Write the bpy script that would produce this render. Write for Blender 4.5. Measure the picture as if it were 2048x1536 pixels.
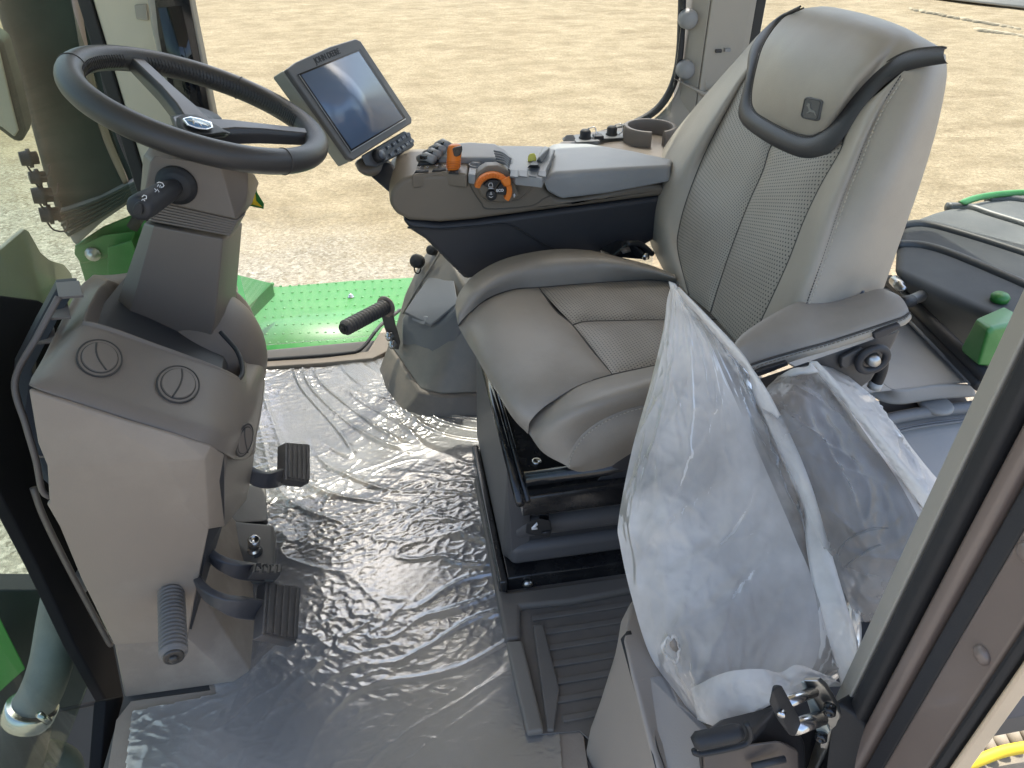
import bpy, bmesh, math, random
from mathutils import Vector, Matrix, noise
random.seed(7)
for o in list(bpy.data.objects): bpy.data.objects.remove(o)
SC = bpy.context.scene; COL = SC.collection
R = math.radians
# ---------------------------------------------------------------- camera, sky, sun, exposure
F = 1422.0; PS = R(10); TH = R(35); CH = 1.15
cd = bpy.data.cameras.new('camera'); cam = bpy.data.objects.new('camera', cd); COL.objects.link(cam)
cam.location = (0, 0, CH); cam.rotation_euler = (math.pi/2-TH, 0, -PS)
cd.sensor_fit = 'HORIZONTAL'; cd.sensor_width = 36; cd.lens = 36*F/2048; cd.clip_start = 0.02; cd.clip_end = 1500
SC.camera = cam
SUN_EL, SUN_AZ = R(63), R(12)          # azimuth from +Y towards +X
w = bpy.data.worlds.new('World'); SC.world = w; w.use_nodes = True
nt = w.node_tree; bg = nt.nodes['Background']
sky = nt.nodes.new('ShaderNodeTexSky'); sky.sky_type = 'NISHITA'; sky.sun_disc = False
sky.sun_elevation = SUN_EL; sky.sun_rotation = SUN_AZ; sky.air_density = 1.0; sky.dust_density = 3.4; sky.ozone_density = .6
nt.links.new(sky.outputs[0], bg.inputs[0]); bg.inputs[1].default_value = 0.15
sd = bpy.data.lights.new('sun', 'SUN'); sd.energy = 2.1; sd.angle = R(0.5); sd.color = (1, 0.95, 0.86)
sun = bpy.data.objects.new('sun', sd); COL.objects.link(sun)
sdir = Vector((math.sin(SUN_AZ)*math.cos(SUN_EL), math.cos(SUN_AZ)*math.cos(SUN_EL), math.sin(SUN_EL)))
sun.rotation_euler = sdir.to_track_quat('Z', 'Y').to_euler(); sun.location = sdir*20
SC.view_settings.view_transform = 'Standard'; SC.view_settings.look = 'None'
SC.view_settings.exposure = 1.72; SC.view_settings.gamma = 1
SC.render.engine = 'CYCLES'
try:
    SC.cycles.max_bounces = 10; SC.cycles.diffuse_bounces = 5; SC.cycles.transparent_max_bounces = 16
except Exception: pass

# ---------------------------------------------------------------- measuring helpers
s_, c_ = math.sin, math.cos
FWD = Vector((s_(PS)*c_(TH), c_(PS)*c_(TH), -s_(TH))); RGT = Vector((c_(PS), -s_(PS), 0)); UPV = Vector((s_(PS)*s_(TH), c_(PS)*s_(TH), c_(TH)))
EYE = Vector((0, 0, CH))
def P(u, v, y=None, x=None, z=None, pl=None, off=0):
    """sight line of photo pixel (u,v) met with a real plane of the cab (y=, x=, z= or plane (normal, point))"""
    D = RGT*((u-1024)/F) + UPV*(-(v-768)/F) + FWD
    if x is not None: t = x/D.x
    elif y is not None: t = y/D.y
    elif z is not None: t = (z-CH)/D.z
    else:
        n, p = Vector(pl[0]), Vector(pl[1]); t = n.dot(p-EYE)/n.dot(D)
    return EYE + D*t
def L(pts, **k): return [P(a, b, **k) for a, b in pts]
def Y(pts): return [P(a, b, y=c) for a, b, c in pts]

# ---------------------------------------------------------------- object helpers
def thing(name, label, cat, loc=(0, 0, 0), group=None):
    o = bpy.data.objects.new(name, None); COL.objects.link(o); o.location = loc
    o.empty_display_size = .05
    o['label'] = label; o['category'] = cat
    if group: o['group'] = group
    return o
def tag(o, label, cat, group=None):
    o['label'] = label; o['category'] = cat
    if group: o['group'] = group
    return o
def struct(o, label=None, cat=None):
    o['kind'] = 'structure'
    if label: o['label'] = label
    if cat: o['category'] = cat
    return o
def wloc(o):
    v = Vector((0, 0, 0))
    while o: v += o.location; o = o.parent
    return v
def obj(name, vs, fs, mat, parent=None, bevel=0, seg=2, sub=0, smooth=True, solid=0, uvs=None, autos=None, fix=True):
    me = bpy.data.meshes.new(name); me.from_pydata([tuple(v) for v in vs], [], fs)
    if uvs:
        ul = me.uv_layers.new(name='UVMap')
        for p in me.polygons:
            for li, vi in zip(p.loop_indices, p.vertices): ul.data[li].uv = uvs[vi]
    if fix:
        bm = bmesh.new(); bm.from_mesh(me)
        bmesh.ops.recalc_face_normals(bm, faces=bm.faces); bm.to_mesh(me); bm.free()
    if smooth:
        for p in me.polygons: p.use_smooth = True
    if isinstance(mat, (list, tuple)):
        for m in mat: me.materials.append(m)
    else: me.materials.append(mat)
    o = bpy.data.objects.new(name, me); COL.objects.link(o)
    if parent is not None:
        o.parent = parent; o.location = -wloc(parent)
    if solid:
        md = o.modifiers.new('solid', 'SOLIDIFY'); md.thickness = abs(solid); md.offset = -1 if solid > 0 else 1
    if bevel:
        md = o.modifiers.new('bevel', 'BEVEL'); md.width = bevel; md.segments = seg; md.limit_method = 'ANGLE'; md.angle_limit = R(28)
        md.harden_normals = False
    if sub:
        md = o.modifiers.new('sub', 'SUBSURF'); md.levels = sub; md.render_levels = sub
    if bevel and smooth and not sub:
        md = o.modifiers.new('wn', 'WEIGHTED_NORMAL'); md.keep_sharp = False
    return o
def hull(name, pts, mat, parent=None, bevel=.004, seg=3, sub=0):
    bm = bmesh.new()
    for p in pts: bm.verts.new(p)
    r = bmesh.ops.convex_hull(bm, input=bm.verts)
    dead = [g for g in set(r['geom_interior']+r['geom_unused']) if isinstance(g, bmesh.types.BMVert) and g.is_valid]
    bmesh.ops.delete(bm, geom=dead, context='VERTS')
    bmesh.ops.dissolve_limit(bm, angle_limit=R(4), verts=bm.verts, edges=bm.edges)
    vs = [v.co.copy() for v in bm.verts]
    for i, v in enumerate(bm.verts): v.index = i
    fs = [[v.index for v in f.verts] for f in bm.faces]; bm.free()
    return obj(name, vs, fs, mat, parent, bevel=bevel, seg=seg, sub=sub)
def prism(name, outline, vec, mat, parent=None, bevel=.002, seg=2):
    n = len(outline); vec = Vector(vec)
    vs = [Vector(p) for p in outline] + [Vector(p)+vec for p in outline]
    fs = [list(range(n)), list(range(2*n-1, n-1, -1))] + [[i, (i+1) % n, n+(i+1) % n, n+i] for i in range(n)]
    return obj(name, vs, fs, mat, parent, bevel=bevel, seg=seg)
def box(name, x0, x1, y0, y1, z0, z1, mat, parent=None, bevel=.004, seg=3):
    return prism(name, [(x0, y0, z0), (x1, y0, z0), (x1, y0, z1), (x0, y0, z1)], (0, y1-y0, 0), mat, parent, bevel, seg)
def frame_at(d):
    d = Vector(d).normalized(); a = Vector((0, 0, 1)) if abs(d.z) < .9 else Vector((1, 0, 0))
    u = d.cross(a).normalized(); return u, d.cross(u).normalized()
class MB:
    def __init__(s): s.v = []; s.f = []
    def add(s, vs, fs):
        b = len(s.v); s.v += [Vector(q) for q in vs]; s.f += [[i+b for i in f] for f in fs]; return s
    def tube(s, path, r, n=10, caps=True, closed=False):
        path = [Vector(p) for p in path]; m = len(path); rr = r if isinstance(r, (list, tuple)) else [r]*m
        vs, fs = [], []; pu = None
        for i, p in enumerate(path):
            d = (path[(i+1) % m]-path[i-1]) if closed else (path[min(i+1, m-1)]-path[max(i-1, 0)])
            if d.length < 1e-9: d = Vector((0, 0, 1))
            d.normalize()
            if pu is None: pu = frame_at(d)[0]
            u = (pu - d*pu.dot(d)).normalized(); pu = u; w = d.cross(u)
            for k in range(n):
                a = 2*math.pi*k/n; vs.append(p+(u*math.cos(a)+w*math.sin(a))*rr[i])
        for i in range(m if closed else m-1):
            j = (i+1) % m
            for k in range(n): fs.append([i*n+k, i*n+(k+1) % n, j*n+(k+1) % n, j*n+k])
        if caps and not closed: fs += [list(range(n-1, -1, -1)), [(m-1)*n+k for k in range(n)]]
        return s.add(vs, fs)
    def prism(s, outline, vec):
        n = len(outline); vec = Vector(vec)
        return s.add([Vector(p) for p in outline]+[Vector(p)+vec for p in outline],
            [list(range(n)), list(range(2*n-1, n-1, -1))]+[[i, (i+1) % n, n+(i+1) % n, n+i] for i in range(n)])
    def build(s, name, mat, parent=None, **k): return obj(name, s.v, s.f, mat, parent, **k)
def tube(name, path, r, mat, parent=None, n=14, closed=False, **k): return MB().tube(path, r, n, closed=closed).build(name, mat, parent, **k)
def lathe(name, a, b, prof, mat, parent=None, n=28, **k):
    """prof: list of (t along a->b in metres, radius)"""
    a, b = Vector(a), Vector(b); d = (b-a).normalized()
    m = MB(); u, w_ = frame_at(d); vs = []; fs = []
    for t, r in prof:
        for q in range(n):
            an = 2*math.pi*q/n; vs.append(a+d*t+(u*math.cos(an)+w_*math.sin(an))*max(r, 1e-5))
    for i in range(len(prof)-1):
        for q in range(n): fs.append([i*n+q, i*n+(q+1) % n, (i+1)*n+(q+1) % n, (i+1)*n+q])
    fs += [list(range(n)), [(len(prof)-1)*n+q for q in range(n-1, -1, -1)]]
    return obj(name, vs, fs, mat, parent, **k)
def catmull(pts, n, closed=False):
    pts = [Vector(p) for p in pts]; m = len(pts); out = []
    segs = m if closed else m-1
    dense = []
    for i in range(segs):
        p0 = pts[(i-1) % m] if closed or i > 0 else pts[0]*2-pts[1]
        p1 = pts[i]; p2 = pts[(i+1) % m]
        p3 = pts[(i+2) % m] if closed or i+2 < m else p2*2-p1
        for k in range(12):
            t = k/12
            dense.append(.5*((2*p1)+(p2-p0)*t+(2*p0-5*p1+4*p2-p3)*t*t+(3*p1-p0-3*p2+p3)*t*t*t))
    dense.append(pts[0].copy() if closed else pts[-1].copy())
    ac = [0]
    for i in range(1, len(dense)): ac.append(ac[-1]+(dense[i]-dense[i-1]).length)
    tot = ac[-1]; j = 0; cnt = n if closed else n-1
    for k in range(n):
        t = tot*k/cnt
        while j < len(ac)-2 and ac[j+1] < t: j += 1
        f = (t-ac[j])/max(ac[j+1]-ac[j], 1e-9); out.append(dense[j].lerp(dense[j+1], min(max(f, 0), 1)))
    return out
def strip(name, cA, cB, mat, parent=None, nu=14, nv=60, puff=.01, edge=.25, ends=True, solid=0, bow=None, wr=0, wrs=20, towards=None):
    """upholstery panel between two seam curves, stuffed in the middle and pulled in at the seams"""
    A = catmull(cA, nv); B = catmull(cB, nv)
    mid = (A[nv//2]+B[nv//2])/2
    vs, uvs, fs = [], [], []; acc = 0
    for i in range(nv):
        ta = A[min(i+1, nv-1)]-A[max(i-1, 0)]; tb = B[min(i+1, nv-1)]-B[max(i-1, 0)]
        n_ = (ta+tb).cross(B[i]-A[i])
        if n_.length < 1e-9: n_ = (towards or EYE)-mid
        n_.normalize()
        if n_.dot((towards or EYE)-mid) < 0: n_ = -n_
        if i: acc += ((A[i]-A[i-1]).length+(B[i]-B[i-1]).length)/2
        w_ = (B[i]-A[i]).length; ti = i/(nv-1)
        ef = 1
        if ends: ef = min(1, min(ti, 1-ti)/.05)**.5 if ti not in (0, 1) else 0
        for j in range(nu+1):
            t = j/nu; q = abs(2*t-1)
            prof = (1-q**(2/edge)) if q < 1 else 0
            prof = .55*prof+.45*(1-q*q)
            p = A[i].lerp(B[i], t)+n_*puff*prof*ef
            if bow: p += Vector(bow)*(1-q*q)
            if wr: p += n_*wr*noise.noise(p*wrs)*(1-q**4)
            vs.append(p); uvs.append(((t-.5)*w_, acc))
    for i in range(nv-1):
        for j in range(nu): fs.append([i*(nu+1)+j, i*(nu+1)+j+1, (i+1)*(nu+1)+j+1, (i+1)*(nu+1)+j])
    return obj(name, vs, fs, mat, parent, uvs=uvs, solid=solid)
def pad(name, outline, center, mat, parent=None, n=90, rings=14, puff=.012, power=4, nrm=None, solid=0):
    """stuffed pad inside a closed seam"""
    O = catmull(outline, n, closed=True); c = Vector(center)
    nrm = Vector(nrm).normalized() if nrm is not None else (EYE-c).normalized()
    vs = [c+nrm*puff]; fs = []; uvs = [(0, 0)]
    for r in range(1, rings+1):
        q = (r/rings)**.8
        for p in O:
            w_ = c.lerp(p, q)+nrm*puff*(1-q**power); vs.append(w_); uvs.append(((w_-c).y, (w_-c).z))
    for k in range(n): fs.append([0, 1+k, 1+(k+1) % n])
    for r in range(rings-1):
        for k in range(n):
            a = 1+r*n; fs.append([a+k, a+n+k, a+n+(k+1) % n, a+(k+1) % n])
    return obj(name, vs, fs, mat, parent, uvs=uvs, solid=solid)
def stitch(name, path, mat, parent, step=.0062, ln=.0042, r=.0007, lift=.001, n=None):
    tot = sum((Vector(path[i+1])-Vector(path[i])).length for i in range(len(path)-1)); n = int(tot/step)
    q = catmull(path, n*3+1); m = MB()
    for i in range(n):
        a = q[i*3]; b = q[i*3+2]; up = (EYE-a).normalized()*lift
        m.tube([a+up, b+up], r, 5)
    return m.build(name, mat, parent)

from mathutils.bvhtree import BVHTree
def surf(o, u, v):
    bv = BVHTree.FromPolygons([w_.co for w_ in o.data.vertices], [list(p.vertices) for p in o.data.polygons])
    off = wloc(o); D = RGT*((u-1024)/F) + UPV*(-(v-768)/F) + FWD
    h = bv.ray_cast(EYE-off, D.normalized())
    if h[0] is None: return EYE+D*9, Vector((0, 0, 1))
    n_ = h[1]; n_ = -n_ if n_.dot(D) > 0 else n_
    return h[0]+off, n_
# ---------------------------------------------------------------- materials
def nodes(m):
    m.use_nodes = True; t = m.node_tree; return t, t.nodes, t.links, t.nodes['Principled BSDF']
def pm(name, rgb, rough=.5, var=.12, vs=6, bump=.15, bs=400, metal=0, coat=0, spec=.5, dirt=None, dirt_s=5, dirt_a=.0, bd=.001):
    m = bpy.data.materials.new(name); t, N, K, b = nodes(m)
    tc = N.new('ShaderNodeTexCoord')
    nz = N.new('ShaderNodeTexNoise'); nz.inputs['Scale'].default_value = vs; nz.inputs['Detail'].default_value = 6
    K.new(tc.outputs['Object'], nz.inputs['Vector'])
    mr = N.new('ShaderNodeMapRange'); mr.inputs[1].default_value = .3; mr.inputs[2].default_value = .7
    mr.inputs[3].default_value = 1-var; mr.inputs[4].default_value = 1+var; K.new(nz.outputs['Fac'], mr.inputs[0])
    mx = N.new('ShaderNodeMix'); mx.data_type = 'RGBA'; mx.blend_type = 'MULTIPLY'; mx.inputs[0].default_value = 1
    mx.inputs[6].default_value = (*rgb, 1); K.new(mr.outputs[0], mx.inputs[7]); col = mx.outputs[2]
    if dirt:
        n2 = N.new('ShaderNodeTexNoise'); n2.inputs['Scale'].default_value = dirt_s; n2.inputs['Detail'].default_value = 9; n2.inputs['Roughness'].default_value = .65
        K.new(tc.outputs['Object'], n2.inputs['Vector'])
        r2 = N.new('ShaderNodeMapRange'); r2.inputs[1].default_value = .45; r2.inputs[2].default_value = .72; r2.inputs[4].default_value = dirt_a
        K.new(n2.outputs['Fac'], r2.inputs[0])
        m2 = N.new('ShaderNodeMix'); m2.data_type = 'RGBA'; K.new(r2.outputs[0], m2.inputs[0]); K.new(col, m2.inputs[6]); m2.inputs[7].default_value = (*dirt, 1)
        col = m2.outputs[2]
    K.new(col, b.inputs['Base Color'])
    b.inputs['Roughness'].default_value = rough; b.inputs['Metallic'].default_value = metal
    b.inputs['Coat Weight'].default_value = coat; b.inputs['Coat Roughness'].default_value = .12; b.inputs['Specular IOR Level'].default_value = spec
    if bump:
        nb = N.new('ShaderNodeTexNoise'); nb.inputs['Scale'].default_value = bs; nb.inputs['Detail'].default_value = 3
        K.new(tc.outputs['Object'], nb.inputs['Vector'])
        bp = N.new('ShaderNodeBump'); bp.inputs['Strength'].default_value = bump; bp.inputs['Distance'].default_value = bd
        K.new(nb.outputs['Fac'], bp.inputs['Height']); K.new(bp.outputs[0], b.inputs['Normal'])
    return m
def emis(name, rgb, st=1):
    m = bpy.data.materials.new(name); t, N, K, b = nodes(m)
    b.inputs['Base Color'].default_value = (*rgb, 1); return m
def leather(name, rgb, perf=False, dirt_a=.25):
    m = pm(name, rgb, rough=.46, var=.06, vs=5, bump=.25, bs=650, spec=.45, dirt=(rgb[0]*.62, rgb[1]*.58, rgb[2]*.55), dirt_s=9, dirt_a=dirt_a, bd=.0012)
    if perf:
        t = m.node_tree; N, K = t.nodes, t.links; b = N['Principled BSDF']
        uv = N.new('ShaderNodeUVMap'); sep = N.new('ShaderNodeSeparateXYZ'); K.new(uv.outputs[0], sep.inputs[0])
        def M(op, a, b_=None):
            q = N.new('ShaderNodeMath'); q.operation = op
            for i, z in enumerate((a, b_)):
                if z is None: continue
                if isinstance(z, (int, float)): q.inputs[i].default_value = z
                else: K.new(z, q.inputs[i])
            return q.outputs[0]
        st = 1/.0058
        U = M('MULTIPLY', sep.outputs[0], st); V = M('MULTIPLY', sep.outputs[1], st)
        row = M('FLOOR', V); odd = M('MODULO', row, 2.0)
        U2 = M('ADD', U, M('MULTIPLY', odd, .5))
        du = M('SUBTRACT', M('FRACT', M('ADD', U2, 1000.0)), .5); dv = M('SUBTRACT', M('FRACT', M('ADD', V, 1000.0)), .5)
        d = M('SQRT', M('ADD', M('MULTIPLY', du, du), M('MULTIPLY', dv, dv)))
        hole = M('LESS_THAN', d, .22)
        mx = N.new('ShaderNodeMix'); mx.data_type = 'RGBA'
        src = b.inputs['Base Color'].links[0].from_socket
        K.new(hole, mx.inputs[0]); K.new(src, mx.inputs[6]); mx.inputs[7].default_value = (rgb[0]*.22, rgb[1]*.22, rgb[2]*.22, 1)
        K.new(mx.outputs[2], b.inputs['Base Color'])
    return m
def glassy(name, tint=(1, 1, 1), refl=1.0):
    m = bpy.data.materials.new(name); t, N, K, b = nodes(m); N.remove(b)
    out = N['Material Output']; tr = N.new('ShaderNodeBsdfTransparent'); tr.inputs[0].default_value = (*tint, 1)
    gl = N.new('ShaderNodeBsdfGlossy'); gl.inputs['Roughness'].default_value = .02
    fr = N.new('ShaderNodeFresnel'); fr.inputs[0].default_value = 1.3
    ml = N.new('ShaderNodeMath'); ml.operation = 'MULTIPLY'; ml.inputs[1].default_value = refl; K.new(fr.outputs[0], ml.inputs[0])
    mx = N.new('ShaderNodeMixShader'); K.new(ml.outputs[0], mx.inputs[0]); K.new(tr.outputs[0], mx.inputs[1]); K.new(gl.outputs[0], mx.inputs[2])
    K.new(mx.outputs[0], out.inputs[0]); return m
def film(name, body=.35, rgb=(.75, .77, .78), rough=.2, bumps=((60, .5, .004),), fres=1.45, tint=(1, 1, 1), var=.25, vscale=8, transl=.5):
    m = bpy.data.materials.new(name); t, N, K, b = nodes(m)
    out = N['Material Output']; tr = N.new('ShaderNodeBsdfTransparent'); tr.inputs[0].default_value = (*tint, 1)
    N.remove(b)
    df = N.new('ShaderNodeBsdfDiffuse'); df.inputs[0].default_value = (*rgb, 1)
    tl = N.new('ShaderNodeBsdfTranslucent'); tl.inputs[0].default_value = (*rgb, 1)
    gl = N.new('ShaderNodeBsdfGlossy'); gl.inputs['Roughness'].default_value = rough
    tc = N.new('ShaderNodeTexCoord'); prev = None
    for (sc, st, di) in bumps:
        nz = N.new('ShaderNodeTexNoise'); nz.noise_type = 'RIDGED_MULTIFRACTAL' if hasattr(nz, 'noise_type') else 'FBM'
        nz.inputs['Detail'].default_value = 4; nz.inputs['Distortion'].default_value = .8
        mp = N.new('ShaderNodeMapping'); mp.inputs['Scale'].default_value = sc if isinstance(sc, tuple) else (sc, sc, sc)
        nz.inputs['Scale'].default_value = 1
        K.new(tc.outputs['Object'], mp.inputs[0]); K.new(mp.outputs[0], nz.inputs['Vector'])
        bp = N.new('ShaderNodeBump'); bp.inputs['Strength'].default_value = st; bp.inputs['Distance'].default_value = di
        K.new(nz.outputs['Fac'], bp.inputs['Height'])
        if prev: K.new(prev, bp.inputs['Normal'])
        prev = bp.outputs[0]
    if prev:
        for q in (df, tl, gl): K.new(prev, q.inputs['Normal'])
    m1 = N.new('ShaderNodeMixShader'); m1.inputs[0].default_value = transl; K.new(df.outputs[0], m1.inputs[1]); K.new(tl.outputs[0], m1.inputs[2])
    nv = N.new('ShaderNodeTexNoise'); nv.inputs['Scale'].default_value = vscale; nv.inputs['Detail'].default_value = 5
    K.new(tc.outputs['Object'], nv.inputs['Vector'])
    mr = N.new('ShaderNodeMapRange'); mr.inputs[1].default_value = .35; mr.inputs[2].default_value = .65
    mr.inputs[3].default_value = max(0, body-var); mr.inputs[4].default_value = body+var; K.new(nv.outputs['Fac'], mr.inputs[0])
    m2 = N.new('ShaderNodeMixShader'); K.new(mr.outputs[0], m2.inputs[0]); K.new(tr.outputs[0], m2.inputs[1]); K.new(m1.outputs[0], m2.inputs[2])
    fr = N.new('ShaderNodeFresnel'); fr.inputs[0].default_value = fres
    if prev: K.new(prev, fr.inputs['Normal'])
    m3 = N.new('ShaderNodeMixShader'); K.new(fr.outputs[0], m3.inputs[0]); K.new(m2.outputs[0], m3.inputs[1]); K.new(gl.outputs[0], m3.inputs[2])
    K.new(m3.outputs[0], out.inputs[0]); return m

TAUPE = pm('light_taupe_plastic', (.228, .185, .145), .55, .05, 3, .2, 500, dirt=(.42, .36, .29), dirt_s=4, dirt_a=.25)
BROWN = pm('dark_taupe_plastic', (.160, .132, .108), .52, .06, 4, .25, 600, dirt=(.2, .17, .14), dirt_s=6, dirt_a=.2)
OLIVE = pm('olive_brown_plastic', (.16, .132, .098), .5, .05, 4, .2, 600)
CHAR = pm('charcoal_plastic', (.030, .030, .033), .55, .1, 4, .2, 500)
BLACKG = pm('gloss_black_steel', (.012, .012, .013), .18, .2, 6, .03, 60, dirt=(.1, .09, .08), dirt_s=14, dirt_a=.25)
BLACKM = pm('matt_black_rubber', (.018, .018, .019), .6, .15, 6, .2, 300)
RUBBER = pm('grey_black_rubber', (.055, .052, .052), .6, .15, 12, .25, 300, dirt=(.13, .11, .095), dirt_s=10, dirt_a=.5)
WHEEL = pm('wheel_leather', (.040, .037, .035), .42, .08, 8, .35, 700)
GREYP = pm('mid_grey_plastic', (.25, .255, .255), .5, .08, 5, .25, 500, dirt=(.33, .32, .3), dirt_s=12, dirt_a=.35)
GREYD = pm('slate_grey_plastic', (.16, .165, .17), .5, .06, 5, .25, 500)
CREAM = pm('cream_headliner_plastic', (.58, .53, .42), .6, .04, 3, .15, 500)
PILLAR = pm('beige_pillar_plastic', (.36, .33, .28), .55, .05, 3, .2, 500)
GREEN = pm('green_paint', (.025, .175, .030), .45, .08, 3, .05, 200, coat=.15, dirt=(.08, .24, .07), dirt_s=12, dirt_a=.4)
YELLOW = pm('yellow_paint', (.75, .5, .02), .4, .05, 6, .05, 200)
ORANGE = pm('orange_plastic', (.72, .19, .02), .45, .05, 8, .2, 500)
STEEL = pm('bright_steel', (.6, .6, .6), .22, .1, 20, .15, 120, metal=1)
CHROME = pm('dull_zinc', (.5, .5, .48), .35, .15, 20, .2, 120, metal=1)
WHITE = pm('white_print', (.8, .8, .8), .5, .0, 5, 0)
STITCH = pm('pale_thread', (.42, .38, .31), .7, .1, 60, 0)
DSTITCH = pm('dark_thread', (.02, .02, .02), .7, .1, 60, 0)
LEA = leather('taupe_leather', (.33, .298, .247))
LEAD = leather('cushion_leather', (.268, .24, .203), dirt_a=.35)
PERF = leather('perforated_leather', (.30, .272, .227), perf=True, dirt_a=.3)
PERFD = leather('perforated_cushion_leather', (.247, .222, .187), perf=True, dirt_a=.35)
LEAB = leather('black_leather', (.035, .034, .036), dirt_a=.1)
SEAM = pm('dark_seam_piping', (.05, .045, .04), .7, .1, 20, 0)  # dark brown tone for seams, piping and joint lines
MAT_F = pm('floor_mat_rubber', (.27, .215, .165), .8, .15, 5, .4, 250, dirt=(.33, .28, .22), dirt_s=5, dirt_a=.7)
RIBM = pm('ribbed_rubber', (.12, .105, .09), .6, .1, 5, .2, 300, dirt=(.2, .17, .14), dirt_s=7, dirt_a=.4)
WINDOW = glassy('window_glass', (.95, .97, .95), .6)
WINDTINT = glassy('front_glass_tinted', (.74, .80, .74), .09)
SMOKE = pm('dusty_smoked_plastic', (.028, .043, .035), .7, .2, 3, .2, 200, spec=.25, dirt=(.055, .078, .062), dirt_s=6, dirt_a=.5)
BRONZE = pm('brown_pillar_paint', (.19, .145, .12), .42, .1, 6, .08, 200, metal=.0, coat=.3)

# ================================================================= SETTING
def ground_mat():
    m = bpy.data.materials.new('sandy_ground'); t, N, K, b = nodes(m); b.inputs['Roughness'].default_value = .95
    b.inputs['Specular IOR Level'].default_value = .1
    tc = N.new('ShaderNodeTexCoord')
    def nz(sc, det=8, ro=.6, sx=(1, 1, 1)):
        mp = N.new('ShaderNodeMapping'); mp.inputs['Scale'].default_value = sx; K.new(tc.outputs['Object'], mp.inputs[0])
        n = N.new('ShaderNodeTexNoise'); n.inputs['Scale'].default_value = sc; n.inputs['Detail'].default_value = det; n.inputs['Roughness'].default_value = ro
        K.new(mp.outputs[0], n.inputs['Vector']); return n.outputs['Fac']
    def ramp(f, a, b_):
        r = N.new('ShaderNodeMapRange'); r.inputs[1].default_value = a; r.inputs[2].default_value = b_; K.new(f, r.inputs[0]); return r.outputs[0]
    def mix(f, c1, c2, bt='MIX'):
        x = N.new('ShaderNodeMix'); x.data_type = 'RGBA'; x.blend_type = bt
        if isinstance(f, float): x.inputs[0].default_value = f
        else: K.new(f, x.inputs[0])
        for i, c in ((6, c1), (7, c2)):
            if isinstance(c, tuple): x.inputs[i].default_value = (*c, 1)
            else: K.new(c, x.inputs[i])
        return x.outputs[2]
    sand = mix(ramp(nz(1.6, 10, .78, (1, 1.3, 1)), .38, .66), (.225, .178, .110), (.355, .290, .190))
    sand = mix(ramp(nz(.6, 12, .78, (1, 2.0, 1)), .52, .66), sand, (.20, .155, .095))
    # packed pale gravel beside the tractor
    vo = N.new('ShaderNodeTexVoronoi'); vo.inputs['Scale'].default_value = 42; K.new(tc.outputs['Object'], vo.inputs['Vector'])
    sp = N.new('ShaderNodeSeparateColor'); K.new(vo.outputs['Color'], sp.inputs[0])
    grav = mix(ramp(sp.outputs[0], .0, 1.), (.17, .15, .12), (.50, .465, .40))
    grav = mix(ramp(nz(9, 8, .7), .42, .7), grav, (.34, .31, .26))
    sx = N.new('ShaderNodeSeparateXYZ'); K.new(tc.outputs['Object'], sx.inputs[0])
    ad = N.new('ShaderNodeMath'); ad.operation = 'MULTIPLY_ADD'; K.new(nz(.5, 6, .6), ad.inputs[0]); ad.inputs[1].default_value = 7; K.new(sx.outputs[1], ad.inputs[2])
    ex = N.new('ShaderNodeMath'); ex.operation = 'MULTIPLY_ADD'; K.new(sx.outputs[0], ex.inputs[0]); ex.inputs[1].default_value = .8; K.new(ad.outputs[0], ex.inputs[2])
    far = ramp(ex.outputs[0], 7.0, 10.5)
    col = mix(far, grav, sand)
    fine = ramp(nz(26, 8, .85), .38, .62)
    col = mix(.30, col, fine, 'OVERLAY')
    K.new(col, b.inputs['Base Color'])
    h = N.new('ShaderNodeMath'); h.operation = 'MULTIPLY_ADD'; K.new(sp.outputs[1], h.inputs[0]); h.inputs[1].default_value = .5; K.new(nz(14, 9, .75), h.inputs[2])
    bp = N.new('ShaderNodeBump'); bp.inputs['Strength'].default_value = .9; bp.inputs['Distance'].default_value = .035; K.new(h.outputs[0], bp.inputs['Height']); K.new(bp.outputs[0], b.inputs['Normal'])
    return m
GZ = -1.5
gv, gf = [], []; NX = 160
def gcoord(i): 
    t = (i/(NX-1))*2-1; return math.copysign(abs(t)**3*400+abs(t)*12, t)
for j in range(NX):
    for i in range(NX):
        x, y = gcoord(i), gcoord(j)+5
        z = GZ
        if abs(x) < 60 and y < 60:
            z += .05*noise.noise(Vector((x*.7, y*1.6, 0)))+.02*noise.noise(Vector((x*3, y*4, 3)))
        gv.append((x, y, z))
for j in range(NX-1):
    for i in range(NX-1): gf.append([j*NX+i, j*NX+i+1, (j+1)*NX+i+1, (j+1)*NX+i])
struct(obj('ground', gv, gf, ground_mat()), 'sunlit tan sand and pale gravel yard', 'ground')
# concrete pad far off, top right, with wheel-track ridges before it
CONC = pm('dusty_concrete', (.36, .33, .27), .9, .12, 2, .3, 30)
pd = L([(1780, -14), (2060, 18), (2400, -70), (1900, -90)], z=GZ+.05)
struct(prism('road', pd, (0, 0, .06), CONC, bevel=0), 'grey concrete road far off at the top right', 'road')
m = MB()
for r0 in ((1960, 62, 2060, 78), (1830, 22, 2048, 62)):
    a, b_ = P(r0[0], r0[1], z=GZ), P(r0[2], r0[3], z=GZ)
    for k in range(46):
        t = k/46; p = a.lerp(b_, t)+Vector((random.uniform(-.05, .05), random.uniform(-.12, .12), .02)); m.tube([p-Vector((0, 0, .03)), p+Vector((.10, .34, -.03))], [.06, .045], 6)
struct(m.build('wheel_tracks', pm('turned_soil', (.30, .25, .165), .95, .2, 5, .4, 30)), 'ridged wheel tracks pressed in the sand at the top right', 'tracks')

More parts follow.
